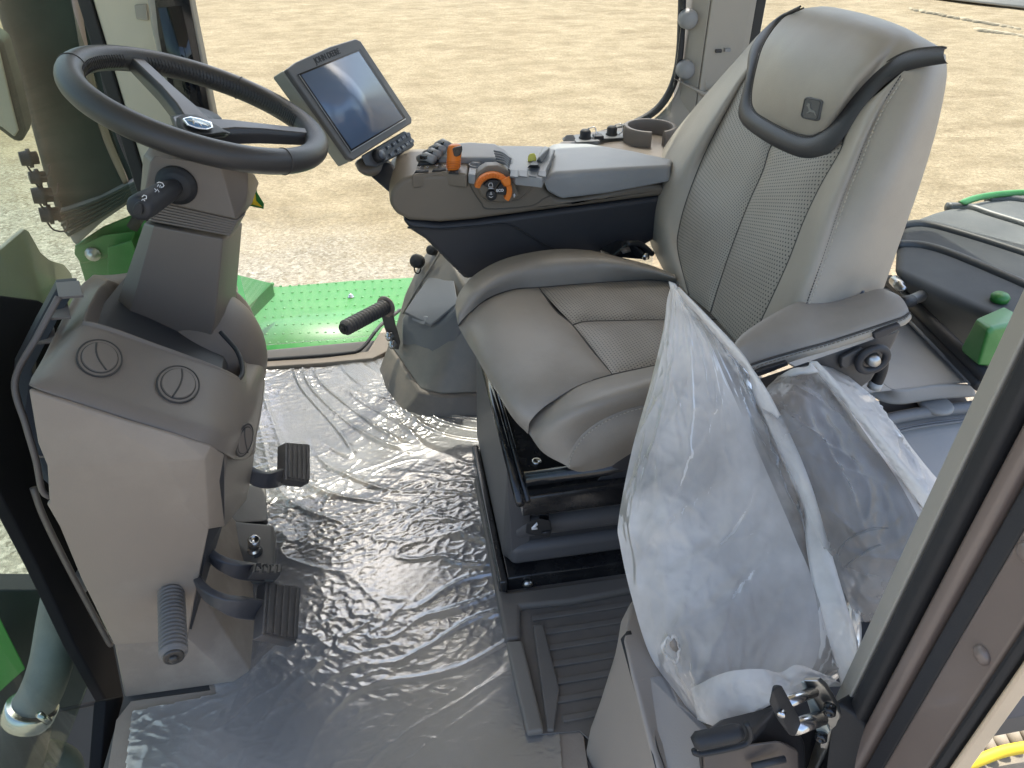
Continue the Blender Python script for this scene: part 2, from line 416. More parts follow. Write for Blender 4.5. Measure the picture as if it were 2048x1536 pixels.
# cab floor, and an unseen roof added to shade the cab
struct(box('floor', -.543, 1.0, .505, 1.93, -.06, -.004, pm('cab_floor_paint', (.10, .09, .08), .7), bevel=.002), 'cab floor under the mats', 'floor')
roof = thing('cab_roof', 'unseen tractor cab roof added to shade the seats, with pale headliner', 'roof', (0, 1.1, 1.7))
box('headliner', -.75, 1.35, .25, 2.0, 1.62, 1.66, pm('pale_headliner_cloth', (.72, .66, .54), .9, .03, 3, .2, 300), roof, bevel=.01)  # out of view; kept pale and warm to bounce light into the cab
box('roof_shell', -.85, 1.45, .15, 2.08, 1.664, 1.78, GREEN, roof, bevel=.03)

# ================================================================= FAR SIDE : door glass, posts
g = thing('door_glass', 'clear glass of the far side door between the two posts', 'window', (.1, 1.93, 0))
prism('glass_pane', [(-.44, 1.93, .012), (.785, 1.93, .012), (.785, 1.93, 1.6), (-.44, 1.93, 1.6)], (0, .005, 0), WINDOW, g, bevel=0)
fp = thing('far_rear_post', 'beige rear post of the far side with two round caps and a black seal', 'pillar', (.85, 1.95, 0))
zt, zb = 1.6, .60
def xat(u, y, v=60): return P(u, v, y=y).x
x0 = xat(1358, 1.95); x1 = xat(1377, 1.94); x2 = xat(1412, 1.90); x3 = xat(1492, 1.90); x4 = xat(1502, 1.92); x5 = xat(1522, 1.94)
prism('inner_face', [(x1, 1.94, zb), (x2, 1.895, zb), (x2, 1.99, zb), (x1, 1.99, zb)], (0, 0, zt-zb), PILLAR, fp, bevel=.004)
prism('outer_face', [(x2+.002, 1.893, zb), (x3, 1.90, zb), (x4, 1.915, zb), (x4, 1.99, zb), (x2+.002, 1.99, zb)], (0, 0, zt-zb), PILLAR, fp, bevel=.004)
prism('rear_seal', [(x4+.002, 1.92, zb-.1), (x5, 1.94, zb-.1), (x5, 2.0, zb-.1), (x4+.002, 2.0, zb-.1)], (0, 0, zt-zb), BLACKM, fp, bevel=.003)
sl = [(1366, -60), (1363, 40), (1360, 100), (1352, 150), (1336, 190), (1310, 222), (1270, 246), (1225, 262), (1150, 285)]
tube('window_seal', catmull(L(sl, y=1.945), 50), .011, BLACKM, fp, n=8)
for (u, v) in ((1376, 38), (1371, 139)):
    a = P(u, v, y=1.925); lathe('round_cap', a+Vector((0, .01, 0)), a+Vector((0, -.03, 0)), [(0, .024), (.018, .024), (.026, .02), (.029, .01), (.03, 0)], GREYP, fp)
a = P(1437, 102, y=1.892); 
box('clip_slot', a.x-.008, a.x+.008, 1.888, 1.90, a.z-.004, a.z+.004, CHAR, fp, bevel=.001)
a = P(1455, 100, y=1.892); box('clip_slot', a.x-.008, a.x+.008, 1.888, 1.90, a.z-.004, a.z+.004, GREYP, fp, bevel=.001)
# flared foot of post sweeping down to rear ledge
fl = thing('post_foot_trim', 'beige trim flaring from the far rear post down to the cup holder ledge', 'trim', (.85, 1.93, .5))
strip('flare', Y([(1362, 150, 1.95), (1356, 175, 1.95), (1340, 205, 1.95), (1315, 232, 1.94), (1270, 262, 1.93)]), Y([(1412, 150, 1.895), (1414, 200, 1.89), (1410, 240, 1.88), (1400, 280, 1.87), (1380, 300, 1.86)]), PILLAR, fl, puff=-.006, ends=False, solid=.004)
prism('upper_block', Y([(1356, 162, 1.90), (1412, 196, 1.88), (1520, 195, 1.88), (1530, 120, 1.88), (1412, 185, 1.88)]), (0, .06, 0), PILLAR, fl, bevel=.004)
prism('lower_block', Y([(1405, 200, 1.885), (1560, 190, 1.885), (1560, 420, 1.885), (1380, 360, 1.885), (1395, 260, 1.885)]), (0, .06, 0), BROWN, fl, bevel=.006)

# rear side window glass beyond seat
g = thing('rear_glass', 'clear rear quarter glass behind the operator seat', 'window', (1.2, 1.9, 0))
prism('glass_pane', [(x5+.004, 1.95, .45), (1.5, 1.3, .25), (1.5, 1.3, 1.6), (x5+.004, 1.95, 1.6)], (.003, .003, 0), WINDOW, g, bevel=0)

# ================================================================= FRONT LEFT : post, display, exterior
ap = thing('front_post', 'cream front corner post with black seal behind the steering wheel', 'pillar', (-.5, 1.78, 0))
xa = xat(203, 1.75); xb = xat(330, 1.75)
box('post_trim', xa, xb, 1.75, 1.83, .25, 1.6, CREAM, ap, bevel=.006)
box('post_seal', xa-.028, xa-.002, 1.745, 1.82, .05, 1.6, BLACKM, ap, bevel=.004)
cdp = thing('corner_display', 'tall narrow dark display on the front corner post', 'display', (-.42, 1.7, .6))
q = L([(288, -40), (378, -40), (384, 10), (430, 240), (432, 262), (352, 262), (340, 215), (303, 60)], y=1.68)
prism('display_housing', q, (0, .045, 0), PILLAR, cdp, bevel=.005)
prism('dark_face', [p+Vector((0, -.004, 0)) for p in L([(306, -40), (372, -40), (425, 250), (352, 250), (318, 70)], y=1.678)], (0, .004, 0), pm('display_black', (.012, .012, .014), .12, .05, 5, 0), cdp, bevel=.001)
prism('display_glass', L([(316, 16), (362, 12), (412, 235), (362, 240)], y=1.672), (0, .0015, 0), pm('display_screen', (.006, .008, .012), .06, .0, 5, 0), cdp, bevel=0)
prism('mount_tab', L([(268, 10), (292, 8), (296, 42), (272, 38)], y=1.74), (0, .01, 0), PILLAR, cdp, bevel=.002)
# windscreen glass
g = thing('windscreen', 'tinted front windscreen glass left of the front post', 'window', (-.66, 1.2, 0))
prism('glass_pane', [(-.645, .60, -.05), (-.60, 1.76, -.05), (-.60, 1.76, 1.6), (-.645, .60, 1.6)], (-.004, 0, 0), WINDTINT, g, bevel=0)
# exhaust / hood seen through windscreen
ex = thing('exhaust_housing', 'dusty dark green exhaust housing seen through the windscreen', 'exhaust housing', (-1.0, 1.75, 0))
EX = dict(y=2.15)
body = L([(-40, -80), (175, -80), (215, 120), (245, 260), (287, 375), (270, 400), (205, 440), (148, 490), (128, 470), (95, 380), (60, 250), (20, 110)], **EX)
prism('housing_body', body, (-.1, .35, 0), SMOKE, ex, bevel=.03, seg=4)
prism('dusty_lower_skirt', L([(108, 425), (200, 395), (286, 350), (292, 385), (205, 445), (150, 495)], y=2.13), (-.05, .3, 0), pm('dusty_grey_rubber', (.2, .2, .19), .7, .2, 6, .3, 80), ex, bevel=.012)
for k in range(5):
    t = k/5; tube('skirt_rib', catmull(L([(112+t*30, 432+t*48), (200+t*3, 400+t*40), (284+t*2, 358+t*25)], y=2.12), 14), .005, SMOKE, ex, n=6)
strip('edge_line', L([(135, -60), (168, 130), (205, 270), (248, 368)], y=2.14), L([(150, -60), (182, 125), (217, 262), (258, 362)], y=2.14), pm('dusty_tan_edge', (.24, .19, .14), .6), ex, nu=3, puff=.003, solid=.003)
tube('edge_pipe', catmull(L([(178, -60), (200, 110), (235, 260), (276, 360)], y=2.12), 24), .008, BLACKM, ex, n=8)
mi = thing('side_mirror', 'beige and dark rounded mirror at the far left edge', 'mirror', (-1.1, 1.8, .8))
prism('mirror_shell', L([(-60, 40), (5, 80), (30, 170), (52, 262), (45, 285), (28, 283), (0, 262), (-60, 240)], y=1.95), (-.02, .10, 0), SMOKE, mi, bevel=.015)
prism('mirror_face', L([(-60, 70), (-4, 95), (18, 190), (36, 262), (28, 274), (4, 255), (-60, 225)], y=1.94), (0, .008, 0), pm('mirror_beige', (.4, .37, .3), .4), mi, bevel=.003)
prevp = None
for k, (u, v, s, lab) in enumerate(((52, 318, 1., 'topmost black capped plug on the exhaust housing'), (70, 356, .9, 'second black capped plug from the top on the exhaust housing'), (78, 392, 1.15, 'third black capped plug from the top on the exhaust housing'), (93, 430, 1.1, 'lowest black capped plug on the exhaust housing'))):
    a = P(u-12*s, v, y=2.1); b_ = P(u+24*s, v-3, y=2.12)
    t = thing('capped_plug', lab, 'plug', tuple(a), 'black plugs on the exhaust housing')
    ln = (b_-a).length
    lathe('plug_body', a, b_, [(0, .018*s), (ln*.4, .02*s), (ln*.42, .025*s), (ln*.62, .025*s), (ln*.64, .017*s), (ln, .017*s)], BLACKM, t, n=16)
    tube('cap_loop', catmull([a+Vector((.01, 0, -.015)), a+Vector((.02, 0, -.045)), a+Vector((.05, 0, -.05)), a+Vector((.065, 0, -.02))], 16), .0025, BLACKM, t, n=6)
br = thing('green_bracket', 'green painted folded bracket outside behind the steering column', 'bracket', (-.7, 2.0, .2))
prism('bracket_plate', L([(148, 492), (205, 455), (290, 420), (330, 420), (330, 640), (225, 590), (170, 565)], y=2.2), (0, .012, 0), GREEN, br, bevel=.004)
prism('bracket_flange', L([(148, 497), (205, 470), (268, 462), (262, 480), (205, 515), (160, 525), (148, 508)], y=2.16), (0, .01, -.01), GREEN, br, bevel=.003)
prism('bracket_web', L([(215, 495), (262, 482), (290, 560), (285, 700), (215, 600)], y=2.12), (0, .01, 0), GREEN, br, bevel=.003)
tube('bracket_strut', L([(265, 455), (300, 400)], y=2.14), .018, BLACKM, br, n=6)
a = P(186, 508, y=2.155); lathe('bolt', a, a+Vector((0, -.03, 0)), [(0, .022), (.004, .022), (.005, .015), (.018, .014), (.02, .0)], CHROME, br, n=12)

# beige sheet painting a reflection in the glass + black lower corner post + glass region bottom left
bp_ = thing('glass_reflection_sheet', 'beige peaked sheet standing in for a glass reflection at the left edge', 'panel', (-.72, .9, .3))
prism('flat_sheet', L([(-60, 530), (0, 500), (50, 458), (58, 462), (82, 505), (100, 520), (128, 528), (142, 545), (160, 600), (150, 700), (-60, 760)], x=-.70), (-.01, 0, 0), pm('beige_reflection', (.50, .46, .36), .6, .05, 3), bp_, bevel=.002)  # the reflection's beige is put into this sheet's colour
PBLK = pm('dull_black_trim', (.012, .012, .013), .85, .1, 5, .1, 200, spec=.15)
lp = thing('lower_corner_post', 'matt black lower corner post left of the front console', 'post', (-.6, .9, 0))
K1 = [(-260, 560), (0, 590), (78, 600), (150, 640), (140, 780), (90, 860), (110, 1000), (170, 1160), (228, 1290), (250, 1400), (243, 1450), (212, 1400), (150, 1290), (75, 1130), (0, 985), (-260, 700)]
prism('post_shell', L(K1, x=-.615), (-.02, 0, 0), PBLK, lp, bevel=.004)
prism('post_foot', L([(212, 1400), (246, 1392), (236, 1500), (218, 1640), (195, 1640)], x=-.555), (-.02, 0, 0), PBLK, lp, bevel=.003)
tube('edge_trim', catmull(L([(66, 975), (90, 1040), (150, 1160), (215, 1280), (222, 1290)], x=-.585), 30), .005, BROWN, lp, n=8)
ho = thing('coolant_hose', 'large ribbed grey hose with steel clamp outside at the bottom left', 'hose', (-.8, .8, -.2))
hp = Y([(140, 1130, .98), (118, 1240, .95), (104, 1320, .91), (84, 1380, .88), (62, 1420, .86)])
tube('pipe', catmull(hp, 24), .036, pm('dull_alloy_pipe', (.17, .175, .17), .5, .2, 8, .2, 150, metal=.1, dirt=(.3, .3, .28), dirt_s=9, dirt_a=.5), ho, n=24)
tube('rubber_end', catmull(Y([(60, 1425, .855), (42, 1480, .845), (20, 1580, .83)]), 20), [.040+.001*(k % 2)+.006*min(1, k/8) for k in range(20)], RUBBER, ho, n=24)
a, b_ = P(66, 1410, y=.862), P(54, 1440, y=.852); ln = (b_-a).length
lathe('clamp', a, b_, [(0, .041), (ln*.1, .0435), (ln*.45, .0430), (ln*.55, .0435), (ln*.9, .0435), (ln, .041)], STEEL, ho, n=28)
tube('clamp_screw', [P(78, 1428, y=.805), P(98, 1444, y=.805)], .006, STEEL, ho, n=10)
gp = thing('green_side_panel', 'dark green painted panel outside at the left edge near the hose', 'panel', (-.9, .9, -.1))
prism('flat_sheet', Y([(-90, 1170, 1.0), (0, 1235, 1.0), (52, 1338, 1.0), (0, 1385, 1.0), (-90, 1450, 1.0)]), (-.02, .02, 0), pm('side_panel_green', (.03, .27, .04), .35, .06, 3, 0), gp, bevel=.003)  # this panel has a green of its own
du = thing('engine_bay_cover', 'black dusty cover below the front glass at the bottom left', 'cover', (-.9, .9, -.4))
prism('cover_sheet', Y([(-260, 1180, 1.15), (120, 1180, 1.15), (250, 1300, 1.1), (280, 1620, 1.0), (-300, 1620, 1.0)]), (-.02, .05, 0), pm('dark_slate', (.022, .026, .028), .6, .2, 4, .2, 100), du, bevel=.004)
tube('cover_rib', Y([(100, 1425, .99), (245, 1395, 1.02)]), .005, BLACKM, du, n=6)
tube('lower_pipe', catmull(Y([(60, 1510, .85), (100, 1500, .86), (140, 1520, .86), (150, 1560, .86)]), 14), .02, SMOKE, du, n=12)

# ================================================================= green outside step platform
dk = thing('green_step', 'green dimpled metal step platform outside the far door', 'step', (-.1, 2.2, -.1))
DZ = -.10
deck = L([(420, 560), (560, 574), (700, 562), (830, 555), (860, 690), (800, 715), (530, 740), (420, 745)], z=DZ)
m = MB(); m.prism(deck, (0, 0, -.012))
for i in range(17):
    for j in range(9):
        p = P(505, 575, z=DZ).lerp(P(800, 560, z=DZ), i/16).lerp(P(520, 705, z=DZ).lerp(P(780, 700, z=DZ), i/16), j/8)
        p += Vector((.008*(j % 2), 0, 0))
        m.tube([p-Vector((0, 0, .002)), p+Vector((0, 0, .0012)), p+Vector((0, 0, .0022))], [.0060, .0048, .0026], 7)
m.build('deck_plate', GREEN, dk)
prism('side_flange', Y([(440, 540, 2.2), (545, 566, 2.32), (480, 630, 2.1), (455, 640, 2.05)]), (0, 0, -.05), GREEN, dk, bevel=.003)
tube('flange_rib', L([(545, 568), (478, 632)], z=DZ+.01), .008, GREEN, dk, n=8)
for (u, v) in ((532, 600), (545, 712), (702, 594)):
    a = P(u, v, z=DZ); lathe('deck_bolt', a, a+Vector((0, 0, .012)), [(0, .012), (.003, .012), (.004, .008), (.011, .007), (.012, 0)], STEEL, dk, n=10)
sw = thing('door_strut', 'grey door hinge strut between the steering column and the green step', 'strut', (-.4, 1.9, .1))
hull('strut_arm', Y([(447, 545, 1.93), (462, 545, 1.93), (476, 640, 1.93), (450, 650, 1.93), (447, 545, 1.96), (476, 640, 1.96), (450, 650, 1.96)]), GREYD, sw, .004)
a = P(453, 572, y=1.92); lathe('pivot', a, a+Vector((0, -.015, 0)), [(0, .017), (.01, .017), (.015, .01), (.015, 0)], GREYP, sw)

# door sill of far side
si = thing('door_sill', 'beige far door sill edging the floor mat', 'sill', (.2, 1.87, 0))
prism('sill_strip', L([(505, 722), (640, 716), (735, 702), (765, 655), (800, 650), (800, 690), (745, 716), (640, 726), (505, 735)], z=.018), (0, 0, -.04), TAUPE, si, bevel=.004)
tube('sill_seal', catmull(L([(500, 722), (690, 707), (725, 695), (760, 652), (800, 620)], z=.02), 30), .006, BLACKM, si, n=6)

# ================================================================= FLOOR MAT + PLASTIC FILM
mo = [(505, 727), (640, 722), (740, 708), (790, 700), (1000, 700), (1040, 960), (962, 968), (1012, 1200), (1062, 1468), (1166, 1460), (1185, 1600), (205, 1600), (232, 1440), (262, 1402), (420, 1380), (380, 1200), (360, 1000), (400, 800)]
matm = prism('floor_mat', L(mo, z=.004), (0, 0, -.006), MAT_F, bevel=.001)
tag(matm, 'dusty brown rubber mat covering the cab floor', 'floor mat')
def inpoly(x, y, poly):
    c = False; n = len(poly)
    for i in range(n):
        x1_, y1_ = poly[i]; x2_, y2_ = poly[i-1]
        if (y1_ > y) != (y2_ > y) and x < (x2_-x1_)*(y-y1_)/(y2_-y1_)+x1_: c = not c
    return c
fpoly = [(p.x, p.y) for p in L([(512, 740), (640, 733), (740, 716), (800, 708), (1000, 705), (1040, 950), (952, 966), (1010, 1230), (1052, 1462), (1120, 1455), (1130, 1600), (240, 1600), (262, 1420), (430, 1385), (380, 1200), (360, 1000), (400, 820)], z=.01)]
NXF, NYF = 340, 520; fx0, fx1, fy0, fy1 = -.60, .27, .50, 1.88
vid = {}; fv, ff = [], []
def wr(x, y):
    # wrinkles fan out from the middle of the floor, running mostly across the cab
    dx, dy = x-.05, y-1.0
    p = Vector((x, y, 0)); wx = noise.noise(p*3.0)*.06; wy = noise.noise(p*3.0+Vector((7, 3, 0)))*.06
    a = (x+wx); b = (y+wy)
    r1 = max(0, 1-abs(noise.noise(Vector((a*5+2, b*19+dx*dy*32, 1.3))))*4.2)
    r2 = max(0, 1-abs(noise.noise(Vector((a*9+b*9, b*30-a*16, 4.1))))*4.0)
    r3 = max(0, 1-abs(noise.noise(Vector((a*22, b*60+dx*30, 6.6))))*3.2)
    m1 = max(0, .55+noise.noise(p*4.5+Vector((2, 2, 2)))*1.4); m2 = max(0, .5+noise.noise(p*3.6+Vector((9, 1, 5)))*1.5)
    m3 = max(0, .35+noise.noise(p*4+Vector((5, 8, 1)))*1.6)
    q, _ = noise.voronoi(Vector((a*38, b*52, .5))); vr_ = max(0, 1-(q[1]-q[0])*3.2)
    near = min(1, max(.12, (y-.66)/.22))
    h = .0085*r1*r1*(.3+m1)+.0055*r2*r2*m2+.0028*r3*m2+.0028*vr_*min(1, m3)+.0016*noise.noise(p*14)
    return h*near*.5+.0011*max(0, 1-abs(noise.noise(Vector((a*60, b*120, 3))))*3)*near*min(1, m2)
for j in range(NYF):
    for i in range(NXF):
        x = fx0+(fx1-fx0)*i/(NXF-1); y = fy0+(fy1-fy0)*j/(NYF-1)
        if inpoly(x, y, fpoly):
            vid[(i, j)] = len(fv); fv.append((x, y, .007+wr(x, y)))
for (i, j) in list(vid):
    k = [(i, j), (i+1, j), (i+1, j+1), (i, j+1)]
    if all(q in vid for q in k): ff.append([vid[q] for q in k])
FILM = film('clear_floor_film', body=.27, rgb=(.70, .69, .67), rough=.22, bumps=(((35, 70, 1), .16, .003),), fres=2.9, var=.06, vscale=4, transl=.0)
tag(obj('floor_film', fv, ff, FILM, fix=False), 'wrinkled clear protective plastic film spread over the floor mat', 'plastic film')

# ================================================================= skin helper (several seams, one smooth panel)
def skin(name, curves, mat, parent=None, nv=50, nu=8, puff=.0, edge=3, solid=0, wr=0, wrs=20, endpuff=True, towards=None, wfun=None, sub=0, uvm=True):
    Rw = [catmull(c, nv) for c in curves]; k = len(curves); vs, uvs = [], []; acc = 0
    tot = nu*(k-1)
    cen = Rw[k//2][nv//2]; tw = Vector(towards) if towards is not None else EYE
    grid = []
    for i in range(nv):
        ctrl = [r[i] for r in Rw]
        row = []
        for a in range(k-1):
            p0 = ctrl[a-1] if a > 0 else ctrl[0]*2-ctrl[1]
            p1, p2 = ctrl[a], ctrl[a+1]
            p3 = ctrl[a+2] if a+2 < k else p2*2-p1
            for q in range(nu+(1 if a == k-2 else 0)):
                t = q/nu
                row.append(.5*((2*p1)+(p2-p0)*t+(2*p0-5*p1+4*p2-p3)*t*t+(3*p1-p0-3*p2+p3)*t*t*t))
        grid.append(row)
    w_ = len(grid[0])
    for i in range(nv):
        if i: acc += (grid[i][w_//2]-grid[i-1][w_//2]).length
        ax = -(grid[i][w_//2]-grid[i][0]).length
        for j in range(w_):
            p = grid[i][j]
            du = grid[i][min(j+1, w_-1)]-grid[i][max(j-1, 0)]; dv = grid[min(i+1, nv-1)][j]-grid[max(i-1, 0)][j]
            n_ = du.cross(dv)
            if n_.length < 1e-10: n_ = tw-p
            n_.normalize()
            if n_.dot(tw-cen) < 0: n_ = -n_
            t = j/(w_-1); s = i/(nv-1); q = abs(2*t-1); e = 1-q**(2*edge)
            if endpuff: e *= 1-abs(2*s-1)**(2*edge*1.6)
            h = puff*e
            if wr: h += wr*noise.noise(p*wrs)*e
            if wfun: h += wfun(p, s, t)*e
            if j: ax += (grid[i][j]-grid[i][j-1]).length
            vs.append(p+n_*h); uvs.append((ax, acc))
    fs = [[i*w_+j, i*w_+j+1, (i+1)*w_+j+1, (i+1)*w_+j] for i in range(nv-1) for j in range(w_-1)]
    return obj(name, vs, fs, mat, parent, uvs=uvs, solid=solid, sub=sub)
def seamline(name, pts, mat, parent, r=.0016, n=50): return tube(name, catmull(pts, n), r, mat, parent, n=6)

# ================================================================= OPERATOR SEAT
seat = thing('operator_seat', 'taupe leather operator seat with black band round its headrest', 'seat', (.35, 1.12, .3))
FPn = (1, 0, -.36)
def FP(pts, off=0.0): return [P(a, b, pl=(FPn, (.56+off, 1, .5))) for a, b in pts]
def FPz(pts): return [P(a, b, pl=(FPn, (.56+c, 1, .5))) for a, b, c in pts]
C0 = [(1606, 18), (1535, 52), (1470, 122), (1400, 202), (1340, 277), (1299, 345), (1289, 400), (1299, 480), (1328, 543)]
C0p = FPz([(a, b, .06) for a, b in C0[:-2]]+[(1299, 480, .04), (1328, 543, .01)])
C0m = FPz([(1560, 62, .012), (1500, 128, .0), (1425, 235, -.012), (1365, 320, -.015), (1325, 385, -.015), (1322, 450, -.012), (1335, 550, 0)])
C1 = FPz([(1540, 90, 0), (1482, 167, 0), (1458, 212, 0), (1410, 307, 0), (1376, 393, 0), (1359, 454, 0), (1356, 500, 0), (1378, 590, 0)])
C2 = FPz([(1560, 280, .004), (1541, 295, .004), (1525, 345, .005), (1496, 410, .006), (1458, 510, .004), (1421, 625, 0)])
C3 = FPz([(1720, 215, .004), (1689, 273, .004), (1682, 300, .002), (1641, 372, 0), (1607, 444, 0), (1576, 525, 0), (1535, 615, 0), (1492, 705, 0)])
C4 = FPz([(1828, 125, 0), (1804, 152, -.006), (1751, 239, -.012), (1716, 328, -.016), (1689, 393, -.018), (1645, 525, -.018), (1612, 620, -.015), (1590, 700, -.01)])
C5 = Y([(1891, 108, .945), (1893, 160, .935), (1873, 260, .92), (1840, 370, .905), (1805, 470, .89), (1768, 575, .88), (1730, 680, .875)])
cup = FPz([(1560, 150, .004), (1500, 240, .004), (1470, 330, .004), (1420, 430, .004), (1400, 500, .004), (1405, 610, 0)])
back = skin('far_bolster', [C0p, C0m, C1], LEA, seat, puff=.004, wr=.002, wrs=9)
skin('far_perforated_panel', [C1, C2], PERF, seat, nu=16, puff=.007, wr=.0025, wrs=12)
skin('near_perforated_panel', [C2, C3], PERF, seat, nu=16, puff=.007, wr=.0025, wrs=12)
C34 = FPz([(1770, 175, -.008), (1748, 205, -.012), (1712, 290, -.02), (1672, 380, -.025), (1640, 460, -.028), (1610, 550, -.026), (1575, 625, -.02), (1540, 700, -.012)])
skin('near_bolster_front', [C3, C34, C4], LEA, seat, nu=10, puff=.004, wr=.002, wrs=9)
C45 = Y([(1862, 112, .925), (1852, 160, .912), (1818, 260, .888), (1775, 370, .868), (1735, 470, .86), (1697, 575, .855), (1662, 690, .85)])
skin('near_bolster_side', [C4, C45, C5], LEA, seat, nu=10, puff=.003, wr=.0025, wrs=8)
stitch('backrest_stitching', catmull(FPz([(1806, 156, -.008), (1755, 241, -.014), (1720, 330, -.018), (1693, 395, -.020), (1649, 527, -.020), (1618, 610, -.018)]), 60), STITCH, seat, r=.0009)
stitch('backrest_seam', catmull([p+Vector((0, .003, 0)) for p in C4[1:]], 60), SEAM, seat, step=.0042, ln=.004, r=.0008, lift=.003)
for nm, c in (('far_panel_seam', C1), ('centre_seam', C2), ('near_panel_seam', C3)):
    seamline(nm, [p+(EYE-p).normalized()*.001 for p in c], SEAM, seat, .0014)
hull('backrest_shell', [p+Vector((.03, -.012, -.004)) for p in C0p]+[p+Vector((-.02, .03, 0)) for p in C5]+[Vector((.75, 1.05, .95)), Vector((.72, 1.3, .93))], CHAR, seat, .01)
# headrest : pad, black band
inner = [(1607, 16), (1563, 38), (1529, 85), (1512, 137), (1503, 191), (1508, 219), (1535, 239), (1587, 265), (1621, 272), (1645, 262), (1669, 238), (1706, 191), (1747, 147), (1785, 117), (1826, 100), (1880, 94)]
outer = [(1603, 14), (1542, 48), (1501, 96), (1493, 154), (1477, 219), (1481, 243), (1501, 263), (1542, 290), (1587, 311), (1621, 319), (1648, 313), (1672, 294), (1698, 260), (1736, 208), (1760, 178), (1793, 152), (1828, 138), (1892, 127)]
top = [(1862, 80), (1820, 62), (1780, 48), (1700, 24), (1650, 14)]
def dep(v, lo=.0, hi=.05): 
    t = max(0, min(1, (150-v)/130)); return lo+(hi-lo)*t*t
Op = [P(u, v, pl=(FPn, (.56-.010+dep(v)*(1 if u < 1600 or v < 60 else .8), 1, .5))) for u, v in inner]
Tp = [P(u, v, pl=(FPn, (.56+.055, 1, .5))) for u, v in top]
crown = FPz([(1585, 45, .005), (1640, 60, -.015), (1700, 72, -.022), (1770, 90, -.018), (1830, 98, .0)])
def HP(pts): return [P(a, b_, pl=(FPn, (.56+c, 1, .5))) for a, b_, c in pts]
hL = HP([(1606, 270, -.008), (1575, 259, -.010), (1538, 240, -.011), (1510, 220, -.011), (1504, 191, -.011), (1513, 137, -.010), (1530, 85, -.004), (1565, 38, .02), (1604, 17, .05)])
hA = HP([(1611, 271, -.008), (1585, 240, -.020), (1566, 205, -.028), (1562, 160, -.032), (1572, 110, -.030), (1595, 62, -.015), (1625, 30, .012), (1655, 13, .055)])
hB = HP([(1616, 272, -.008), (1625, 240, -.022), (1636, 200, -.033), (1650, 150, -.036), (1672, 100, -.030), (1698, 58, -.010), (1712, 38, .015), (1722, 27, .055)])
hC = HP([(1620, 272, -.008), (1650, 242, -.020), (1680, 200, -.030), (1712, 150, -.032), (1745, 112, -.026), (1775, 80, -.008), (1793, 62, .02), (1802, 53, .055)])
hR = HP([(1625, 271, -.008), (1648, 260, -.010), (1671, 238, -.011), (1708, 191, -.012), (1749, 147, -.011), (1788, 117, -.006), (1830, 99, .008), (1878, 93, .04)])
headp = skin('headrest_pad', [hL, hA, hB, hC, hR], LEA, seat, nv=60, nu=10, puff=.002, edge=6, wr=.0015, wrs=12)
skin('headrest_crown', [[hL[-1], hA[-1], hB[-1], hC[-1], hR[-1]], [p+(p-EYE).normalized()*.03+Vector((0, 0, -.008)) for p in (hL[-1], hA[-1], hB[-1], hC[-1], hR[-1])]], LEA, seat, puff=.002)
inner += [(1892, 96)]; outer += [(1897, 128)]
Ib = [P(u, v, pl=(FPn, (.56-.007+dep(v, 0, .05)*(1 if u < 1600 else .7), 1, .5))) for u, v in inner]
Ob = [P(u, v, pl=(FPn, (.56-.004+dep(v, 0, .06)*(1 if u < 1600 else .55), 1, .5))) for u, v in outer]
skin('headrest_band', [Ob, [a.lerp(b_, .5)+Vector((-.0035, -.0005, .001)) for a, b_ in zip(catmull(Ib, 30), catmull(Ob, 30))], Ib], LEAB, seat, nv=110, nu=6, puff=.003, edge=2, endpuff=False)
seamline('headrest_seam', [p+(EYE-p).normalized()*.0035 for p in Ib], SEAM, seat, .0016, 80)
stitch('band_stitching', catmull([p+(EYE-p).normalized()*.004 for p in [a.lerp(b_, .06) for a, b_ in zip(catmull(Ib, 60), catmull(Ob, 60))]], 100), pm('grey_thread', (.12, .12, .12), .7, 0, 5, 0), seat, r=.0007)
# embossed badge with leaping deer
EN = Vector((-1, 0, .36)).normalized()
def on_badge(cu, cv, pts, plane, sc=1.0, ang=0):
    c, s = math.cos(ang), math.sin(ang)
    return [P(cu+(x*c-y*s)*sc, cv+(x*s+y*c)*sc, pl=plane) for x, y in pts]
def rrect(w_, h_, r, n=5, pinch=0):
    out = []
    for cx, cy, a0 in ((w_-r, h_-r, 0), (-w_+r, h_-r, 90), (-w_+r, -h_+r, 180), (w_-r, -h_+r, 270)):
        for k in range(n+1):
            a = R(a0+90*k/n); out.append((cx+r*math.cos(a), cy+r*math.sin(a)))
    return out
DEER = [(-9, -13), (-7, -9), (-6.5, -14), (-5, -9), (-3, -12), (-4, -7), (-3.5, -4), (-2, 0), (2, 3), (6, 3), (9, 6), (11, 11), (13, 15), (9, 12), (7, 8), (3, 8), (-1, 8), (-6, 11), (-10, 12), (-6, 8), (-4, 5), (-6, 1), (-8, -3), (-11, -5), (-8, -7)]
bc_, bn_ = surf(headp, 1622, 218)
for du, dv in ((14, 0), (-14, 0), (0, 16), (0, -16)): bn_ = bn_+surf(headp, 1622+du, 218+dv)[1]
bn_.normalize()
def bp2(h): return (bn_, bc_+bn_*h)
bad = prism('badge', on_badge(1622, 218, rrect(18.5, 22, 7), bp2(.0022), 1, R(12)), bn_*-.006, pm('badge_rubber', (.085, .088, .088), .5, .03, 5, .1, 300), seat, .001)
prism('deer_emblem', on_badge(1622, 217, DEER, bp2(.0032), .95, R(8)), bn_*-.0012, pm('badge_relief', (.17, .175, .17), .35, .03, 5, .1, 300), bad, .0002)
tube('badge_rim', on_badge(1622, 218, rrect(16, 19.5, 6), bp2(.0024), 1, R(12)), .0008, pm('badge_line', (.04, .04, .04), .5, 0, 5, 0), bad, n=6, closed=True)

